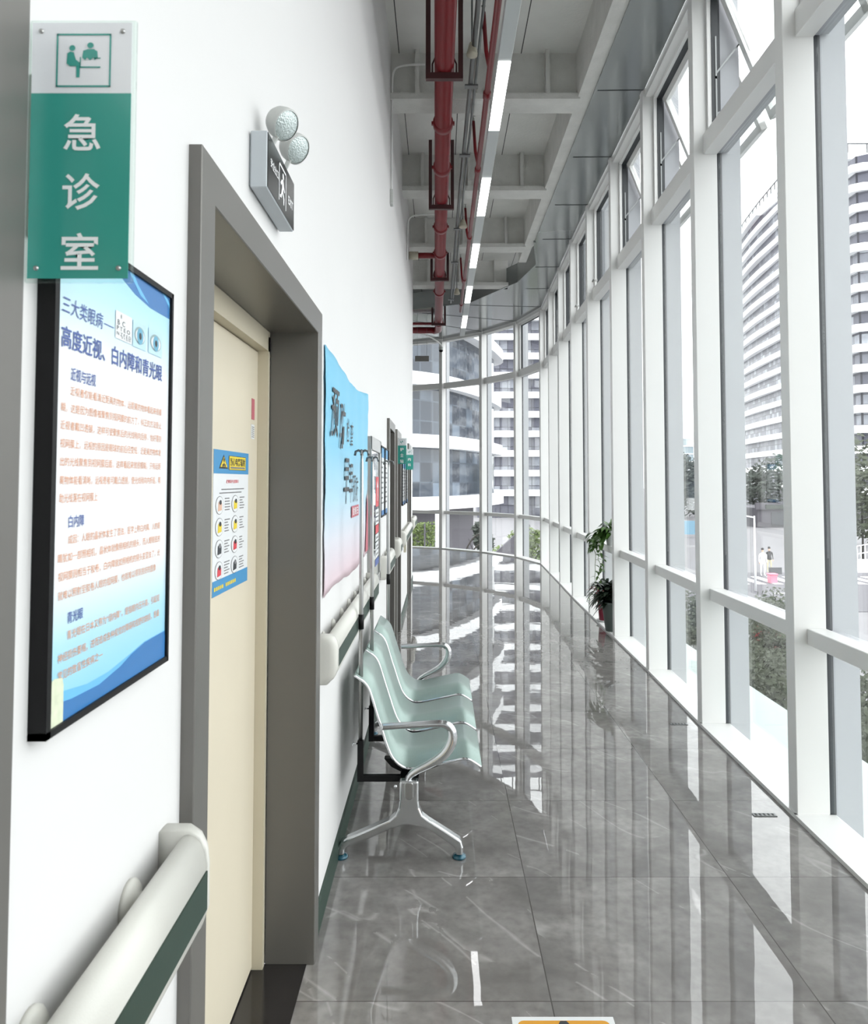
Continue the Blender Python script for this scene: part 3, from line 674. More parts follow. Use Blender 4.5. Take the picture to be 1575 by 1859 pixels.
for k in range(3):
    t0 = math.radians(90 + 120 * k)
    g.poly([cc + (YU * math.cos(t0 + s) + ZV * math.sin(t0 + s)) * q for s, q in ((-.5, .007), (-.5, .017), (0, .019), (.5, .017), (.5, .007))], 5)
rect(g, o2, YU, ZV, a + w_ * .39, b - w_ * .1, z1 - h_ * .137, z1 - h_ * .033, 5); rect(g, o3, YU, ZV, a + w_ * .40, b - w_ * .11, z1 - h_ * .134, z1 - h_ * .037, 2)
text(g, '当心电离辐射', o4 + YU * (a + w_ * .42) + ZV * (z1 - h_ * .105), YU, ZV, w_ * .45, h_ * .058, 5, .012)
rect(g, o4, YU, ZV, a + w_ * .43, b - w_ * .14, z1 - h_ * .126, z1 - h_ * .113, 4)
text(g, '放射防护注意事项', o + YU * (a + w_ * .33) + ZV * (z1 - h_ * .233), YU, ZV, w_ * .36, h_ * .026, 6, .01)
for k, (p, q) in enumerate(((.2, .86), (.15, .78))): rect(g, o, YU, ZV, a + w_ * p, a + w_ * q, z1 - h_ * (.28 + .025 * k), z1 - h_ * (.272 + .025 * k), 4)
rr = random.Random(5)
for i in range(4):
    for j in range(2):
        yc = a + w_ * (.16 + .43 * j); zc = z1 - h_ * (.385 + .15 * i)
        disc(g, o + YU * yc + ZV * zc, YU, ZV, w_ * .105, h_ * .064, 4); disc(g, o2 + YU * yc + ZV * zc, YU, ZV, w_ * .097, h_ * .06, 0)
        mcol = [7, 2, 2, 2, 5, 6, 6, 5][i * 2 + j]
        g.poly([o3 + YU * (yc + w_ * p) + ZV * (zc + h_ * q) for p, q in ((-.05, -.04), (.05, -.035), (.055, .01), (.02, .035), (-.04, .02))], mcol)
        disc(g, o4 + YU * (yc + w_ * .01) + ZV * (zc + h_ * .02), YU, ZV, w_ * .03, h_ * .017, 5 if mcol != 5 else 4, 12)
        for k in range(5):
            zz = zc + h_ * (.04 - .02 * k); rect(g, o, YU, ZV, yc + w_ * .135, yc + w_ * rr.uniform(.22, .29), zz, zz + h_ * .008, 4)
for k in range(12): 
    if k != 5: rect(g, o2, YU, ZV, a + w_ * (.04 + .05 * k), a + w_ * (.077 + .05 * k), z0 + h_ * .035, z0 + h_ * .06, 2)
g.build('printed_sheet', ['print_white', 'dblue', 'yellow', 'pale', 'text_grey', 'text_black', 'text_red', 'skin'], r)
g = MB(); g.box(LX, LX + .0015, 2.745, 2.785, 1.97, 2.045); tag(g.build('door_sticker', 'seal'), 'faded pink sticker high on the edge of the cream door', 'sticker')
g = MB(); g.box(LX, LX + .0015, 2.74, 2.785, 1.90, 1.952, 0)
for k in range(6): rect(g, Vector((LX + .002, 0, 0)), YU, ZV, 2.745, 2.78, 1.906 + k * .007, 1.909 + k * .007, 1)
tag(g.build('door_sticker', ['print_white', 'text_grey']), 'small grey lined sticker below the pink one on the cream door', 'sticker')

# ------------------------------------------------------------------ waiting bench
SEATP = [(-.408, .823), (-.386, .808), (-.361, .792), (-.340, .766), (-.324, .724), (-.302, .650), (-.277, .574), (-.254, .502), (-.232, .447), (-.205, .412), (-.171, .390), (-.143, .383), (-.087, .390), (-.010, .407), (.053, .419), (.105, .431), (.130, .431), (.155, .420), (.197, .392)]
SP = smooth_path(SEATP, 1)
def offset_profile(p, d):
    out = []
    for i in range(len(p)):
        a, b = p[max(i - 1, 0)], p[min(i + 1, len(p) - 1)]; t = Vector((b[0] - a[0], b[1] - a[1])).normalized(); out.append((p[i][0] - t.y * d, p[i][1] + t.x * d))
    return out
bench = thing('waiting_bench', 'three seat pale green perforated metal waiting bench with chrome legs and arms', 'bench', (-.14, 4.53, 0))
for k in range(3):
    ya = 3.715 + k * .553; yb = ya + .525
    g = MB(); up = offset_profile(SP, .006); dn = offset_profile(SP, -.006)
    g.prism(up + dn[::-1], ya + .008, yb - .008, 'y', smooth=True); st = g.build('seat', 'seat', bench)
    for yy in (ya + .008, yb - .008):
        g = MB(); g.tube([(x, yy, z) for x, z in SP], .0065, 8, side=(0, 1, 0)); g.build('edge_trim', 'chrome', st)
    for yy in (ya + .12, yb - .12):
        g = MB(); g.prism([(-.27, .40), (-.235, .40), (-.2, .385), (-.16, .366), (-.08, .374), (.02, .395), (.02, .375), (-.06, .345), (-.11, .335), (-.19, .338), (-.235, .36), (-.262, .39)], yy - .02, yy + .02, 'y'); g.build('seat_support', 'black', bench)
g = MB(); g.box(-.19, -.10, 3.69, 5.387, .305, .345); g.build('beam', 'black', bench, bevel=.004, seg=1)
LEG = [(-.187, .358), (-.187, .275), (-.192, .235), (-.205, .205), (-.235, .180), (-.321, .144), (-.430, .098), (-.458, .080), (-.476, .052), (-.474, .020), (-.442, .020), (-.440, .046), (-.428, .056), (-.31, .103), (-.235, .136), (-.19, .151), (-.143, .157), (-.096, .151), (-.052, .136), (.025, .086), (.060, .060), (.072, .047), (.074, .020), (.106, .020), (.108, .055), (.098, .088), (.045, .122), (-.052, .182), (-.082, .205), (-.095, .235), (-.099, .275), (-.099, .358)]
ARM = smooth_path([(-.150, .352), (-.140, .378), (-.100, .402), (-.045, .428), (.010, .460), (.048, .505), (.062, .555), (.052, .598), (.018, .614), (-.04, .613), (-.14, .607), (-.272, .600)], 2)
for yl in (3.665, 5.412):
    g = MB(); g.prism(LEG, yl - .026, yl + .026, 'y'); leg = g.build('leg_frame', 'alloy', bench, bevel=.009, seg=3)
    g = MB(); g.prism([(-.163, .345), (-.163, .285), (-.150, .275), (-.136, .275), (-.123, .285), (-.123, .345), (-.130, .352), (-.156, .352)], yl - .029, yl + .029, 'y'); g.build('neck_inlay', 'steel', leg, bevel=.003, seg=2)
    g = MB(); g.box(-.188, -.098, yl - .0245, yl + .0245, .268, .2695); g.build('joint_line', 'black', leg)
    g = MB(); n_ = len(ARM); ra = [.015 + .010 * math.exp(-((i / n_ - .45) / .22) ** 2) for i in range(n_)]
    g.tube([(x, yl, z) for x, z in ARM], ra, 14, r2=.021, side=(0, 1, 0)); g.build('armrest', 'alloy', bench)
    for xf in (-.458, .09):
        g = MB(); g.lathe([(0, 0), (.030, 0), (.033, .006), (.030, .014), (.020, .018), (.011, .022), (.011, .03), (0, .03)], (xf, yl, 0), (0, 0, 1), 24); g.build('foot', 'teal', bench)
    for xb in (-.205,):
        g = MB(); g.lathe([(0, .006), (.006, .005), (.008, 0)], (xb, yl - .026, .335), (0, -1, 0), 14); g.build('bolt', 'chrome', bench)

def iv_stand(y, x, zb, zt, label):
    r = thing('drip_stand', label, 'drip stand', (x, y, zb), 'drip poles clamped to the bench')
    g = MB(); g.box(x - .014, x + .014, y - .014, y + .014, zb, zb + .19); g.box(x - .014, -.10, y - .012, y + .012, zb, zb + .028); g.build('bracket', 'black', r)
    g = MB(); g.tube([(x, y, zb + .15), (x, y, zb + .9), (x, y, zt - .06), (x, y, zt)], [.0105, .0105, .009, .004], 12); g.build('pole', 'steel', r)
    g = MB(); g.tube([(x, y, zb + .72), (x, y, zb + .79)], .0135, 12); g.build('clamp', 'black', r)
    g = MB()
    for s in (-1, 1): g.tube([(x, y, zt - .004), (x + s * .016, y, zt + .004), (x + s * .030, y, zt - .002), (x + s * .034, y, zt - .022)], .006, 8)
    for s in (-1, 1): g.tube([(x, y, zt - .004), (x, y + s * .02, zt + .004), (x, y + s * .034, zt - .02)], .005, 8)
    g.build('hook', 'galv', r)
    g = MB(); g.tube([(x - .014, y, zb + .175), (x - .04, y, zb + .175)], .004, 8); g.bar((x - .036, y - .016, zb + .175), (x - .036, y + .016, zb + .175), .004, .01); g.build('wing_screw', 'chrome', r)
iv_stand(3.76, -.38, .315, 1.895, 'steel drip pole with hooks clamped by the first bench seat from the door')
iv_stand(4.33, -.378, .315, 1.88, 'steel drip pole clamped by the middle bench seat')
iv_stand(5.38, -.356, .315, 1.885, 'steel drip pole beyond the last bench seat before the hydrant cabinet')

# ------------------------------------------------------------------ ceiling services
def pipe_x(y): return .043 - (y - 5.5) * .0062
PZ = EYE + 3.47
r = thing('fire_main', 'thick red fire main pipe hung below the ceiling along the corridor', 'pipe', (0, 8, PZ))
g = MB(); g.tube([(pipe_x(-6.4), -6.4, PZ), (pipe_x(17.3), 17.3, PZ), (pipe_x(17.6), 17.55, PZ), (pipe_x(17.7) - .1, 17.7, PZ)], .082, 24); g.build('pipe', 'red', r)
for yy in (1.2, 4.2, 7.35, 8.4, 10.4, 11.6, 12.9, 14.0, 16.8):
    g = MB(); x = pipe_x(yy); g.lathe([(.082, -.05), (.097, -.045), (.097, .045), (.082, .05)], (x, yy, PZ), (0, 1, 0), 24); g.bar((x - .112, yy, PZ), (x + .112, yy, PZ), .03, .03); g.build('coupling', 'red', r)
for yy, rr_, x1 in ((11.75, .045, -.47), (16.9, .03, -3.0), (17.65, .075, -4.0)):
    g = MB(); g.tube([(pipe_x(yy), yy, PZ), (x1, yy, PZ)], rr_, 16); g.build('branch_pipe', 'red', r)
g = MB(); g.tube([(-.475, 11.75, PZ), (-.33, 11.75, PZ)], .062, 16); g.build('pipe_sleeve', 'beige', r)
hl = ['dark steel hanger frame on the fire main in front of the first visible beam', 'dark steel hanger frame carrying the fire main at the second visible beam', 'dark steel hanger frame carrying the fire main before the fourth beam', 'dark steel hanger frame at the elbow where the fire main ends']
for yy, lb in zip((6.28, 9.35, 12.75, 16.45), hl):
    x = pipe_x(yy); r = thing('pipe_hanger', lb, 'pipe hanger', (x, yy, PZ - .13), 'pipe hangers under the ceiling')
    top = CEIL if yy < 16 else BEAM
    for s in (-1, 1):
        g = MB(); g.box(x + s * .135 - .02, x + s * .135 + .02, yy - .02, yy + .02, PZ - .13, top); g.build('upright', 'hanger', r)
    g = MB(); g.box(x - .155, x + .155, yy - .025, yy + .025, PZ - .135, PZ - .083); g.build('cross_bar', 'hanger', r)
    g = MB(); g.tube([(x - .1, yy - .005, PZ - .08), (x - .1, yy, PZ), (x - .07, yy, PZ + .07), (x, yy, PZ + .1), (x + .07, yy, PZ + .07), (x + .1, yy, PZ), (x + .1, yy - .005, PZ - .08)], .007, 8); g.build('strap', 'hanger', r)

SZ = EYE + 3.32; SX = .405
r = thing('sprinkler_pipe', 'thin red sprinkler pipe with upright sprinkler branches beside the light strip', 'pipe', (SX, 8, SZ))
g = MB(); g.tube([(SX, -6.4, SZ), (SX, 15.0, SZ)], .025, 14); g.build('pipe', 'red', r)
for yy in (1.0, 3.6, 6.5, 8.1, 10.4, 12.6, 14.4):
    g = MB(); g.lathe([(.025, -.05), (.033, -.045), (.033, .045), (.025, .05)], (SX, yy, SZ), (0, 1, 0), 14); g.build('coupling', 'red', r)
for yy in (1.0, 3.6, 6.1, 8.0, 10.6, 13.0):
    g = MB(); g.tube([(SX, yy, SZ), (SX - .03, yy, SZ + .16), (SX - .05, yy, SZ + .48)], .017, 10); ri = g.build('riser', 'red', r)
    g = MB(); g.lathe([(.012, 0), (.012, .03), (.006, .035), (.006, .05), (.02, .052), (0, .055)], (SX - .05, yy, SZ + .48), (0, 0, 1), 12); g.build('sprinkler_head', 'steel', ri)

LZ = EYE + 3.1
r = thing('linear_light', 'long suspended ceiling light strip of alternating lit and grey segments', 'ceiling light', (.48, 6, LZ))
g = MB(); g.box(.43, .53, -6.3, 16.45, LZ + .004, LZ + .085); g.build('housing', 'lamp_body', r, bevel=.003, seg=1)
for k in range(-5, 5):
    a = 5.58 + 2.205 * k; g = MB(); g.box(.433, .527, a, a + 1.12, LZ - .003, LZ + .006); g.build('diffuser', 'lamp', r)
for k in range(-5, 6):
    a = 5.0 + 2.205 * k; g = MB(); g.tube([(.48, a, LZ + .08), (.48, a, CEIL if a < 15.4 else BEAM)], .003, 6); g.build('suspension_wire', 'galv', r)

r = thing('cable_conduit', 'grey steel cable conduit running between the two red pipes', 'conduit', (.27, 8, 5.4))
g = MB(); g.tube([(.30, -6.4, 5.38), (.29, 5.8, 5.38), (.25, 9.8, 5.38), (.22, 15.6, 5.38)], .02, 12); g.build('tube', 'galv', r)
g = MB(); g.tube([(.35, -6.4, 5.42), (.34, 5.8, 5.42), (.30, 9.8, 5.42), (.27, 15.6, 5.42)], .012, 10); g.build('thin_tube', 'galv', r)
for yy in (4.0, 6.9, 8.4, 10.9, 12.6, 15.2):
    g = MB(); x = .30 - (yy - 4) * .0075; g.box(x - .05, x + .07, yy - .03, yy + .03, 5.345, 5.36); g.tube([(x + .02, yy, 5.36), (x + .02, yy, CEIL)], .005, 6); g.build('conduit_clip', 'galv', r)
dl = ['beige bell shaped detector above the first lit light segment', 'beige bell shaped detector by the middle lit light segment', 'beige bell shaped detector near the end of the grey conduit']
for (yy, s), lb in zip(((6.3, .045), (10.5, .055), (14.3, .055)), dl):
    r = thing('smoke_detector', lb, 'detector', (.24, yy, 5.3), 'detectors on the ceiling conduit'); x = .27 + (.05 if yy > 10 else 0)
    g = MB(); g.lathe([(0, 0), (s, .0), (s * 1.05, .02), (s * .85, .05), (s * .5, .11), (0, .115)], (x, yy, 5.24 if yy > 10 else 5.3), (0, 0, 1), 20); g.build('body', 'beige', r)
    g = MB(); g.tube([(x, yy, 5.34), (x, yy, CEIL)], .008, 8); g.build('stem', 'galv', r)
r = thing('wall_conduit', 'white conduit climbing the wall to a small junction box and bending to the ceiling', 'conduit', (WX, 7.3, 4.5))
g = MB(); g.tube(smooth_path([(-.466, 7.36, 4.55), (-.466, 7.36, 5.55), (-.455, 7.3, 5.72), (-.38, 7.28, 5.76), (-.14, 7.28, 5.77)], 2), .011, 10); g.build('tube', 'white', r)
g = MB(); g.box(WX, WX + .03, 7.31, 7.41, 4.42, 4.56); g.build('junction_box', 'lampshell', r, bevel=.004, seg=1)
r = thing('wall_conduit', 'white conduit near the red branch pipe high on the wall', 'conduit', (WX, 10.0, 5.6))
g = MB(); g.tube(smooth_path([(-.466, 10.9, 4.9), (-.466, 10.9, 5.4), (-.44, 10.9, 5.52), (-.34, 10.9, 5.56), (0.0, 10.9, 5.57)], 2), .012, 10); g.build('tube', 'white', r)

r = thing('security_camera', 'small dome camera on a white conduit at the top of the end glazing', 'camera', (.02, 19.6, 5.1))
g = MB(); g.tube(smooth_path([(-1.4, 18.6, 5.43), (-.5, 19.0, 5.43), (-.2, 19.3, 5.36), (.03, 19.7, 5.27), (.03, 19.7, 5.17)], 2), .018, 10); g.build('conduit', 'white', r)
g = MB(); g.lathe([(0, .0), (.05, .0), (.06, -.03), (.055, -.08)], (.03, 19.7, 5.19), (0, 0, 1), 20); g.build('housing', 'lampshell', r)
g = MB(); g.lathe([(.055, -.08), (.045, -.12), (.02, -.135), (0, -.137)], (.03, 19.7, 5.19), (0, 0, 1), 20); g.build('dome', 'black', r)
r = thing('hanging_sign', 'small grey plate sign hung on thin wires before the end glazing', 'sign', (-.38, 17, 4.1))
g = MB(); g.box(-.55, -.24, 17.0, 17.03, 4.40, 4.52); g.build('plate', 'frame', r)
for x in (-.5, -.29): g = MB(); g.tube([(x, 17.015, 4.52), (x, 17.015, BEAM)], .003, 6); g.build('wire', 'galv', r)

# ------------------------------------------------------------------ plants by the glazing
def leaf_blade(mb, base, d, L, W, droop, m=0, fold=.25):
    base = Vector(base); d = Vector(d).normalized(); side = d.cross(Vector((0, 0, 1)))
    if side.length < .05: side = Vector((1, 0, 0))
    side.normalize(); up = side.cross(d); n = 6; v = []
    for i in range(n + 1):
        t = i / n; w_ = W * math.sin(math.pi * min(1, t * .93 + .07)) ** .8 * (1 - .35 * t)
        c = base + d * (L * t) - Vector((0, 0, 1)) * (droop * L * t * t)
        v += [c - side * w_ / 2 + up * (fold * w_ / 2), c, c + side * w_ / 2 + up * (fold * w_ / 2)]
    fs = []
    for i in range(n):
        for j in (0, 1): fs.append((i * 3 + j, i * 3 + j + 1, (i + 1) * 3 + j + 1, (i + 1) * 3 + j))
    mb.add(v, fs, m, True)
def potted(name, label, c, prof, potmat, z):
    r = thing(name, label, 'plant', (c[0], c[1], z))
    g = MB(); g.lathe(prof, (c[0], c[1], z), (0, 0, 1), 28); g.build('pot', potmat, r)
    zr = [h for q, h in prof if q > .01]; rt = prof[-2][0] if len(prof) > 2 else .08
    return r
# trailing pothos on the transom
pc = (2.068, 9.3); pz = .977
r = potted('trailing_plant', 'trailing green vine plant in a white pot on the window transom', pc, [(0, 0), (.058, 0), (.064, .006), (.076, .13), (.080, .135), (.082, .16), (.076, .16), (.072, .13), (0, .13)], 'pot_white', pz)
rr = random.Random(11); g = MB()
for k in range(120):
    a = rr.uniform(0, 2 * math.pi); e = rr.uniform(0, 1.1); d = Vector((math.cos(a) - .75, math.sin(a) * .8, e))
    if d.x > -.3 and e < .45: e = d.z = .7
    b0 = Vector((pc[0], pc[1], pz + .145)); st = b0 + d.normalized() * rr.uniform(.03, .12)
    leaf_blade(g, st, d + Vector((0, 0, -.2)), rr.uniform(.10, .17), rr.uniform(.05, .08), rr.uniform(.2, .55) if d.x > -.3 else rr.uniform(.3, .9))
for k in range(30):
    st = Vector((pc[0] - rr.uniform(.12, .26), pc[1] + rr.uniform(-.1, .15), pz + rr.uniform(-.02, .16)))
    leaf_blade(g, st, (rr.uniform(-1, .2), rr.uniform(-1, 1), rr.uniform(-.8, .1)), rr.uniform(.08, .13), rr.uniform(.04, .06), .5)
g.build('foliage', 'leaf', r)
vg = MB(); lg = MB()
for vx, ln, sd in ((-.17, .62, 1), (-.22, .80, 2), (-.14, .45, 3)):
    q = random.Random(sd); p = Vector((pc[0] - .05, pc[1] - .02 * sd, pz + .15)); path = [p]
    tgt = Vector((pc[0] + vx, pc[1] - .05, pz + .1)); path.append(tgt); n_ = 12
    for i in range(n_): path.append(Vector((tgt.x + q.uniform(-.02, .02) - (.10 * max(0, i - 8) / 3 if sd == 2 else 0), tgt.y + q.uniform(-.02, .02), tgt.z - ln * (i + 1) / n_ + (.02 * max(0, i - 9)))))
    vg.tube(path, .0035, 6)
    for i, pp in enumerate(path[2:]): leaf_blade(lg, pp, (q.uniform(-1, 1), q.uniform(-1, .3), q.uniform(-.6, .1)), q.uniform(.05, .09) * (1 - .03 * i), q.uniform(.04, .06) * (1 - .04 * i), .4)
vg.build('vine', 'vine', r); lg.build('vine_leaves', 'leaf', r)
# floor plants
pc = (2.015, 8.92)
pc = (1.99, 8.98)
r = potted('potted_plant', 'dark leafy plant in a tall grey green pot on the floor by the window', pc, [(0, 0), (.075, 0), (.08, .01), (.118, .30), (.124, .31), (.126, .335), (.116, .335), (.112, .3), (0, .3)], 'pot_grey', .022)
rr = random.Random(21); g = MB()
for k in range(90):
    a = rr.uniform(0, 2 * math.pi); d = Vector((math.cos(a) - .5, math.sin(a), rr.uniform(.3, 2.2)))
    leaf_blade(g, (pc[0] + rr.uniform(-.07, .05), pc[1] + rr.uniform(-.05, .05), .32 + rr.uniform(0, .16)), d, rr.uniform(.20, .34), rr.uniform(.07, .12), rr.uniform(.35, 1.0))
g.build('foliage', 'leaf2', r)
pc2 = (2.035, 9.60)
r = potted('potted_plant', 'plant with reddish leaf tips in a crimson pot behind the grey green pot', pc2, [(0, 0), (.06, 0), (.07, .01), (.084, .22), (.088, .23), (.088, .25), (.08, .25), (.077, .21), (0, .21)], 'pot_red', .03)
g = MB(); h = MB()
for k in range(60):
    a = rr.uniform(0, 2 * math.pi); d = Vector((math.cos(a) - .5, math.sin(a), rr.uniform(.2, 2.4)))
    leaf_blade(g if k % 6 else h, (pc2[0] + rr.uniform(-.07, .04), pc2[1] + rr.uniform(-.06, .06), .27 + rr.uniform(0, .2)), d, rr.uniform(.16, .28), rr.uniform(.05, .085), rr.uniform(.3, .9))
g.build('foliage', 'leaf2', r); h.build('red_leaf', 'leafred', r)
g = MB(); g.lathe([(0, 0), (.09, 0), (.105, .018), (.1, .02), (.085, .008), (0, .008)], (2.035, 9.60, .022), (0, 0, 1), 24); tag(g.build('plant_saucer', 'pot_white'), 'white saucer under the crimson plant pot', 'saucer')

for (fx_, fy_), lb in zip(((1.70, 4.12), (1.72, 5.63)), ('small grey floor outlet strip beside the sill at the second mullion base in view', 'small grey floor outlet strip farther along beside the window sill')):
    g = MB(); g.box(fx_ - .06, fx_ + .06, fy_ - .018, fy_ + .018, .0005, .004, 0)
    for k_ in range(5): g.box(fx_ - .05 + k_ * .022, fx_ - .04 + k_ * .022, fy_ - .012, fy_ + .012, .004, .0045, 1)
    tag(g.build('floor_outlet', ['galv', 'black']), lb, 'floor outlet')
# floor sticker at the bottom of the view
r = thing('floor_sticker', 'orange caution sticker with white border on the grey tile floor', 'sticker', (.4, 2.3, 0))
g = MB(); xa, xb, ya, yb = .234, .565, 2.134, 2.597; g.box(xa, xb, ya, yb, .0005, .0015, 0)
c = .02; pts = []
for cx, cy_, a0 in ((xb - .018 - c, yb - .018 - c, 0), (xa + .018 + c, yb - .018 - c, 90), (xa + .018 + c, ya + .018 + c, 180), (xb - .018 - c, ya + .018 + c, 270)):
    for k in range(5): t = math.radians(a0 + k * 22.5); pts.append(Vector((cx + c * math.cos(t), cy_ + c * math.sin(t), .0019)))
g.poly(pts, 1); g.poly([Vector((a, b, .0023)) for a, b in ((.39, 2.577), (.41, 2.577), (.53, 2.345), (.27, 2.345))], 2); g.poly([Vector((a, b, .0027)) for a, b in ((.395, 2.545), (.405, 2.545), (.50, 2.36), (.30, 2.36))], 1)
g.build('printed_sheet', ['print_white', 'orange', 'text_black'], r)

# ------------------------------------------------------------------ outside
GZ = -5.0
g = MB(); g.box(-300, 500, -60, 700, GZ - .5, GZ); struct(g.build('ground', 'ground'))
g = MB(); g.box(6, 200, 40, 57, GZ, GZ + .03, 0)
for k in range(14): g.box(18.5 + k * 1.1, 19.05 + k * 1.1, 50.5, 54.5, GZ + .03, GZ + .04, 1)
for k in range(12): g.box(20 + k * 9, 24 + k * 9, 46.4, 46.6, GZ + .03, GZ + .04, 1)
struct(g.build('road', ['road', 'mark']))
g = MB(); g.box(2.19, 3.56, -6.4, 17.0, -.9, -.6); g.box(2.19, 3.0, -6.4, 17.0, -5, -.9); struct(g.build('ledge_slab', 'ledge'))

def tower(name, label, plan, z0, top, fh, bh, inset, glass, bandmat='band', rail=True, base=GZ):
    c = Vector((sum(p[0] for p in plan) / len(plan), sum(p[1] for p in plan) / len(plan)))
    r = thing(name, label, 'building', (c.x, c.y, GZ)); pl = smooth_path([tuple(p) for p in plan] + [tuple(plan[0])], 2)[:-1]
    def ins(p, d): q = Vector(p); v = (c - q); return tuple(q + v.normalized() * d)
    g = MB(); g.prism([ins(p, inset) for p in pl], base, top, 'z'); g.build('curtain_wall', glass, r)
    z = z0; k = 0
    while z < top + .1:
        g = MB(); q = .35 * ((k * 7) % 3) * inset; g.prism([ins(p, q * .3) for p in pl], z, z + bh, 'z'); g.build('balcony_band', bandmat, r); z += fh; k += 1
    if rail:
        g = MB(); n_ = len(pl)
        for i in range(n_):
            a, b = ins(pl[i], inset * .8), ins(pl[(i + 1) % n_], inset * .8); g.bar((a[0], a[1], top + bh + 1.3), (b[0], b[1], top + bh + 1.3), .25, .2)
            for t in (0, .5): g.bar((a[0] + (b[0] - a[0]) * t, a[1] + (b[1] - a[1]) * t, top), (a[0] + (b[0] - a[0]) * t, a[1] + (b[1] - a[1]) * t, top + bh + 1.3), .2, .2, (0, 1, 0))
        g.build('roof_railing', 'pcurtain', r)
    return r
tower('residential_tower', 'tall white banded tower with a wavy receding front seen between the window mullions', [(72.5, 149), (74, 166), (76, 190), (84, 225), (115, 225), (115, 149)], .2, 66, 3.6, 1.2, 1.3, 'fg_tower')
tower('residential_tower', 'white banded tower facing straight on, outside the first window bay', [(73.5, 136), (76, 134), (112, 134), (112, 147), (73.5, 147)], -.6, 60, 3.6, 1.35, 1.2, 'fg_tower', rail=False)
tower('residential_tower', 'white banded tower behind the curved glass block beyond the end glazing', [(6, 141), (30, 141), (30, 165), (6, 165)], -1.0, 52, 3.6, 1.15, 1.3, 'fg_tower')
blk = tower('curved_block', 'curved glass office block with bold white balcony bands beyond the end glazing', [(-30, 45), (-10, 45), (-3, 45.5), (.5, 48.5), (2.8, 53.5), (4.4, 59), (5.6, 64.5), (3.6, 67), (-10, 69), (-30, 69)], -.05, 19.0, 3.87, .8, .9, 'fg_near', rail=False, base=-.05)
# open ground floor of that block: column and grey wall
g = MB(); g.box(-.26, .2, 44, 44.5, GZ, -.1); tag(g.build('support_column', 'band'), 'white column carrying the curved glass block', 'column')
g = MB(); g.prism([(-26, 47.5), (-3.5, 47.8), (-.6, 50.5), (1.4, 55), (2.6, 60), (1.5, 64), (-26, 66)], GZ, -.04, 'z'); g.build('lobby_glazing', 'darkwall', blk)
r = tower('distant_tower', 'slim pale high rise far away between two mullions', [(186, 590), (196, 590), (196, 600), (186, 600)], 10, 34, 6, .8, .5, 'fg_far', rail=False)

def tree(name, label, c, h, rad, leafmat, seed, zc=.62, trunk=.09, group=None, leaves=1500, ls=.26, zb=GZ):
    r = thing(name, label, 'tree' if 'tree' in name else 'shrub', (c[0], c[1], zb), group); q = random.Random(seed)
    g = MB(); g.tube([(c[0], c[1], zb), (c[0] + .05, c[1], zb + h * .35), (c[0], c[1] + .05, zb + h * .75)], [trunk, trunk * .8, trunk * .3], 8)
    for k in range(5):
        a = q.uniform(0, 6.28); g.tube([(c[0], c[1], zb + h * (.3 + .07 * k)), (c[0] + math.cos(a) * rad * .6, c[1] + math.sin(a) * rad * .6, zb + h * (.5 + .08 * k))], [trunk * .4, trunk * .12], 6)
    g.build('trunk', 'bark', r); g = MB()
    blobs = [(Vector((c[0] + q.uniform(-.5, .5) * rad, c[1] + q.uniform(-.5, .5) * rad, zb + h * zc + q.uniform(-.28, .3) * h)), q.uniform(.45, .7) * rad) for _ in range(9)]
    for k in range(leaves):
        ce, ra = blobs[k % 9]; d = Vector((q.gauss(0, 1), q.gauss(0, 1), q.gauss(0, 1))).normalized() * ra * q.uniform(.6, 1.05) ** .6
        p = ce + d
        if p.z < zb + .05: p.z = zb + q.uniform(.05, .5)
        u = Vector((q.gauss(0, 1), q.gauss(0, 1), q.gauss(0, .6))).normalized(); v = u.orthogonal().normalized(); s = ls * q.uniform(.6, 1.3)
        g.add([p - u * s, p + v * s * .5, p + u * s, p - v * s * .5], [(0, 1, 2, 3)])
    g.build('crown', leafmat, r); return r
gr = 'dense shrubs in the bed below the windows'
tl = 'dense grey green shrub in the planting bed below the long glazing'
k = 0
for (x, y, h) in ((5.2, 13, 2.3), (6.9, 15.9, 2.3), (7.5, 18.8, 2.3), (9.0, 21.6, 2.4), (10.4, 24.6, 2.5), (5.9, 21.8, 2.3), (7.4, 24.6, 2.5), (12.6, 28.4, 2.5), (9.3, 28.6, 2.5), (7.8, 12.8, 2.4), (9.5, 15.9, 2.4), (10.3, 18.4, 2.4)):
    k += 1; tree('shrub', tl, (x, y), h, 1.25, 'tree', 100 + k, .5, .07, gr, 3200, .075)
tree('street_tree', 'dark green street tree in front of the straight white tower', (36, 66), 8.5, 3.6, 'tree', 201, ls=.3)
tree('street_tree', 'bushy street tree at the foot of the straight white tower', (42, 80), 11, 4.6, 'tree', 202, ls=.36)
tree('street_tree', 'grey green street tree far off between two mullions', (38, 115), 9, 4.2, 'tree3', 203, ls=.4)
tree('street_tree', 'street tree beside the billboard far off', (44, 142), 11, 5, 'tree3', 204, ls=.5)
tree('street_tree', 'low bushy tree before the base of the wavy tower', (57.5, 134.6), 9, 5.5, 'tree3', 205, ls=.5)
g = MB()
q = random.Random(8)
for _ in range(5200):
    p = Vector((q.uniform(-2.4, -.3), 43.4 + q.uniform(-.45, .45), GZ + q.uniform(.1, 4.35) + .1 * math.sin(q.uniform(0, 6)))); u = Vector((q.gauss(0, 1), q.gauss(0, 1), q.gauss(0, 1))).normalized(); v = u.orthogonal().normalized(); s = .085 * q.uniform(.7, 1.3)
    g.add([p - u * s, p + v * s * .6, p + u * s, p - v * s * .6], [(0, 1, 2, 3)])
tag(g.build('clipped_hedge', 'tree2'), 'light green hedge under the curved glass block', 'hedge')
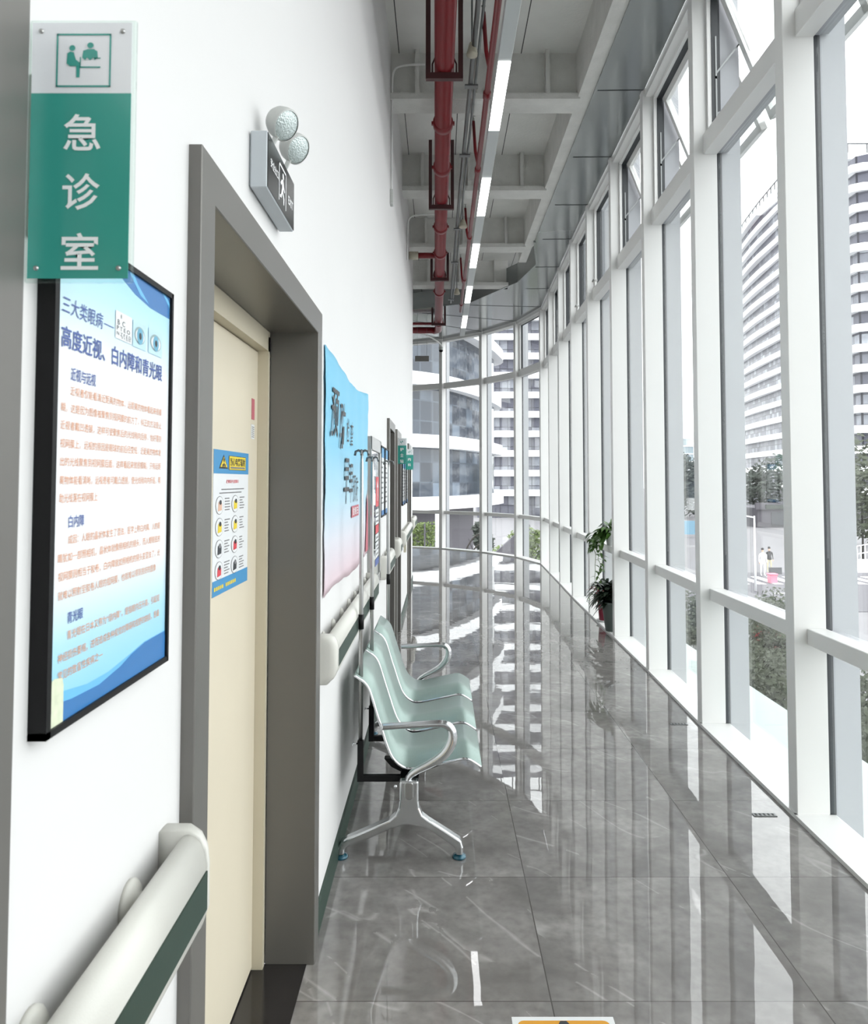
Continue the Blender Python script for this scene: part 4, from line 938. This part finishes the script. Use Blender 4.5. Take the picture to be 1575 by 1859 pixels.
tree('conifer_shrub', 'dark dense shrub column beyond the end glazing', (1.85, 38), 5.3, .75, 'tree3', 301, .55, .08, leaves=2600, ls=.12)
tree('garden_shrub', 'light green shrub on the sloped bank beyond the end glazing', (3.0, 34), 3.9, 1.0, 'tree2', 302, .6, .06, leaves=1600, ls=.12)
tree('garden_shrub', 'bright green shrub behind the grey sloped parapet', (4.3, 38), 4.6, 1.1, 'tree2', 303, .62, .06, leaves=1600, ls=.12)
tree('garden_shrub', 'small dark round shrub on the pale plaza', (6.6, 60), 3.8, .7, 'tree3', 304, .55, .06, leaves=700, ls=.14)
tree('garden_tree', 'pale green tree seen past the end mullion', (8.2, 46), 6.4, 1.7, 'tree', 305, .62, .1, leaves=1600, ls=.17)
g = MB(); g.prism([(1.9, -5), (3.05, -5), (3.05, .1), (1.9, -.95)], 28.0, 28.25, 'y'); tag(g.build('sloped_parapet', 'darkwall'), 'grey sloped stair parapet beyond the end glazing', 'parapet')
r = thing('bare_sapling', 'arched leafless sapling before the dark shrub column', 'sapling', (.9, 30, GZ)); g = MB()
g.tube(smooth_path([(.72, 30, GZ), (.74, 30, -2.2), (.95, 30, -.9), (1.35, 30, -.1), (1.75, 30, .0)], 2), [.045] * 20, 8) if False else None
for dx, dz in ((0, 0), (.1, -.35), (-.05, -.7)):
    g.tube(smooth_path([(.72, 30, GZ), (.74, 30, -2.0), (.95 + dx, 30, -1.0 + dz), (1.35 + dx, 30.1, -.35 + dz), (1.75 + dx, 30.2, -.3 + dz)], 2), .03, 8)
g.build('stems', 'bark', r)
g = MB(); g.box(-.96, -.62, 40, 40.4, GZ, -2.0); g.box(-.82, -.74, 40.15, 40.25, -2.0, -.45); tag(g.build('lamp_bollard', 'darkwall'), 'dark post on a grey block in front of the hedge', 'post')

# street furniture across the road
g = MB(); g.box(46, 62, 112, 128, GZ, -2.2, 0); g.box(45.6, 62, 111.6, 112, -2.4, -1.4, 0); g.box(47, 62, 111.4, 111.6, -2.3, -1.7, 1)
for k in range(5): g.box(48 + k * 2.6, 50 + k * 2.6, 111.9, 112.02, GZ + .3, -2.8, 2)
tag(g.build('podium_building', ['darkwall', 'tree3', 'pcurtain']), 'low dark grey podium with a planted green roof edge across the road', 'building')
def street_lamp(c, h, label):
    r = thing('street_lamp', label, 'lamp', (c[0], c[1], GZ)); g = MB(); g.tube([(c[0], c[1], GZ), (c[0], c[1], GZ + h)], [.09, .05], 8); g.build('pole', 'band', r)
    g = MB(); g.bar((c[0], c[1], GZ + h - .1), (c[0] - 2.0, c[1], GZ + h + .3), .08, .08); g.bar((c[0] - 1.6, c[1], GZ + h + .22), (c[0] - 2.4, c[1], GZ + h + .38), .25, .1); g.build('arm', 'band', r)
street_lamp((19.3, 47.5), 4.6, 'white street lamp at the kerb by the crosswalk')
r = thing('direction_sign', 'small dark sign on a pole by the crosswalk', 'sign', (22.6, 52, GZ)); g = MB(); g.tube([(22.6, 52.1, GZ), (22.6, 52.1, GZ + .9)], .04, 8); g.build('pole', 'pcurtain', r)
g = MB(); g.box(22.05, 22.9, 51.95, 52.05, GZ + .5, GZ + .95); g.build('plate', 'pcurtain', r)

def person(label, c, top, bottom, hgt, hairc):
    r = thing('person', label, 'person', (c[0], c[1], GZ)); s = hgt / 1.75; me = bpy.data.meshes.new('body')
    J = [(0, 0, .93, .15), (0, 0, 1.15, .13), (0, 0, 1.38, .15), (0, 0, 1.50, .06), (0, -.01, 1.58, .075), (0, -.01, 1.70, .085), (.10, 0, .88, .10), (.11, -.02, .48, .065), (.11, .02, .09, .045), (.11, -.12, .04, .04), (-.10, 0, .88, .10), (-.11, .03, .48, .065), (-.11, .05, .09, .045), (-.11, -.08, .04, .04),
         (.19, 0, 1.40, .06), (.24, .02, 1.12, .045), (.24, -.06, .88, .035), (.24, -.09, .78, .035), (-.19, 0, 1.40, .06), (-.24, .02, 1.12, .045), (-.24, -.06, .88, .035), (-.24, -.09, .78, .035)]
    E_ = [(0, 1), (1, 2), (2, 3), (3, 4), (4, 5), (0, 6), (6, 7), (7, 8), (8, 9), (0, 10), (10, 11), (11, 12), (12, 13), (2, 14), (14, 15), (15, 16), (16, 17), (2, 18), (18, 19), (19, 20), (20, 21)]
    me.from_pydata([(j[0] * s, j[1] * s, j[2] * s) for j in J], E_, [])
    o = bpy.data.objects.new('body', me); COL.objects.link(o)
    sk = o.modifiers.new('skin', 'SKIN'); 
    for vtx, j in zip(me.skin_vertices[0].data, J): vtx.radius = (j[3] * s, j[3] * s * .8)
    me.skin_vertices[0].data[0].use_root = True
    sd = o.modifiers.new('sub', 'SUBSURF'); sd.levels = 1; sd.render_levels = 1
    dm = bpy.data.meshes.new_from_object(o.evaluated_get(bpy.context.evaluated_depsgraph_get())); o.modifiers.clear(); o.data = dm
    for k_ in (bottom, top, 'skin'): dm.materials.append(M[k_])
    for p in dm.polygons:
        z = p.center.z / s; p.material_index = 0 if z < .92 else (1 if z < 1.5 and not (z < .9) else 2); p.use_smooth = True
        if abs(p.center.x) / s > .2 and z < .9: p.material_index = 2
    o.parent = r
    g = MB(); g.lathe([(0, .1), (.06, .085), (.095, .03), (.095, -.04), (.08, -.07)], Vector((c[0], c[1] + .01 * s, GZ + 1.72 * s)), (0, 0, 1), 16); g.build('hair', hairc, r)
person('person in a long white coat standing by the crosswalk', (22.9, 55.0), 'band', 'band', 1.95, 'hair')
person('person in dark top and khaki trousers standing by the crosswalk', (24.3, 57.2), 'hair', 'khaki', 1.85, 'hair')
g = MB(); g.box(21.7, 22.2, 51.0, 51.5, GZ, GZ + .55, 0); g.box(21.66, 22.24, 50.96, 51.54, GZ + .55, GZ + .65, 0); tag(g.build('stool_box', 'pink', None, bevel=.05), 'pink plastic crate on the pavement at the feet of the person in white', 'crate')
g = MB(); g.prism([(30.9, GZ), (31.7, GZ), (31.45, GZ + .45), (31.4, GZ + .9), (31.2, GZ + .9), (31.15, GZ + .45)], 12.6, 13.9, 'x'); tag(g.build('road_barrier', 'redcar'), 'red plastic road barrier among the shrubs below the window', 'barrier')
r = thing('billboard', 'pale blue street billboard with lettering far off between two mullions', 'billboard', (31, 92, GZ)); g = MB(); g.box(28.6, 33, 91.9, 92.1, -4.6, -3.0, 0); text(g, '力', (30.2, 91.85, -4.2), XU, ZV, .8, .8, 1); g.build('panel', ['bill', 'text_blue'], r)
for x in (29, 32.5): g = MB(); g.box(x - .06, x + .06, 91.95, 92.05, GZ, -4.6); g.build('post', 'pcurtain', r)
r = thing('steps_railing', 'white railing on pale steps outside the first window bay', 'railing', (31, 57, GZ)); 
for z in (.5, 1.1): g = MB(); g.bar((29, 58.5, GZ + z + .3), (34, 60, GZ + z + .9), .05, .05); g.build('rail', 'band', r)
for k in range(14): g = MB(); x = 29 + k * .37; g.bar((x, 58.5 + k * .11, GZ), (x, 58.5 + k * .11, GZ + 1.42 + k * .045), .04, .04, (0, 1, 0)); g.build('baluster', 'band', r)
g = MB()
for k in range(5): g.box(28.5, 36, 56.9 + k * .35, 60.5, GZ + k * .13, GZ + .13 + k * .13)
tag(g.build('stone_steps', 'band'), 'flight of pale stone steps behind the road', 'steps')
g = MB(); q = random.Random(31)
for _ in range(1500):
    p = Vector((q.uniform(24, 32), 46 + q.uniform(-.5, .5) + 8, GZ + q.uniform(.05, .8))); p.y = 38 + q.uniform(0, 1.0); u = Vector((q.gauss(0, 1), q.gauss(0, 1), q.gauss(0, 1))).normalized(); v = u.orthogonal().normalized(); s = .12
    g.add([p - u * s, p + v * s * .6, p + u * s, p - v * s * .6], [(0, 1, 2, 3)])
tag(g.build('clipped_hedge', 'tree2'), 'low yellow green hedge at the kerb outside the first window bay', 'hedge')
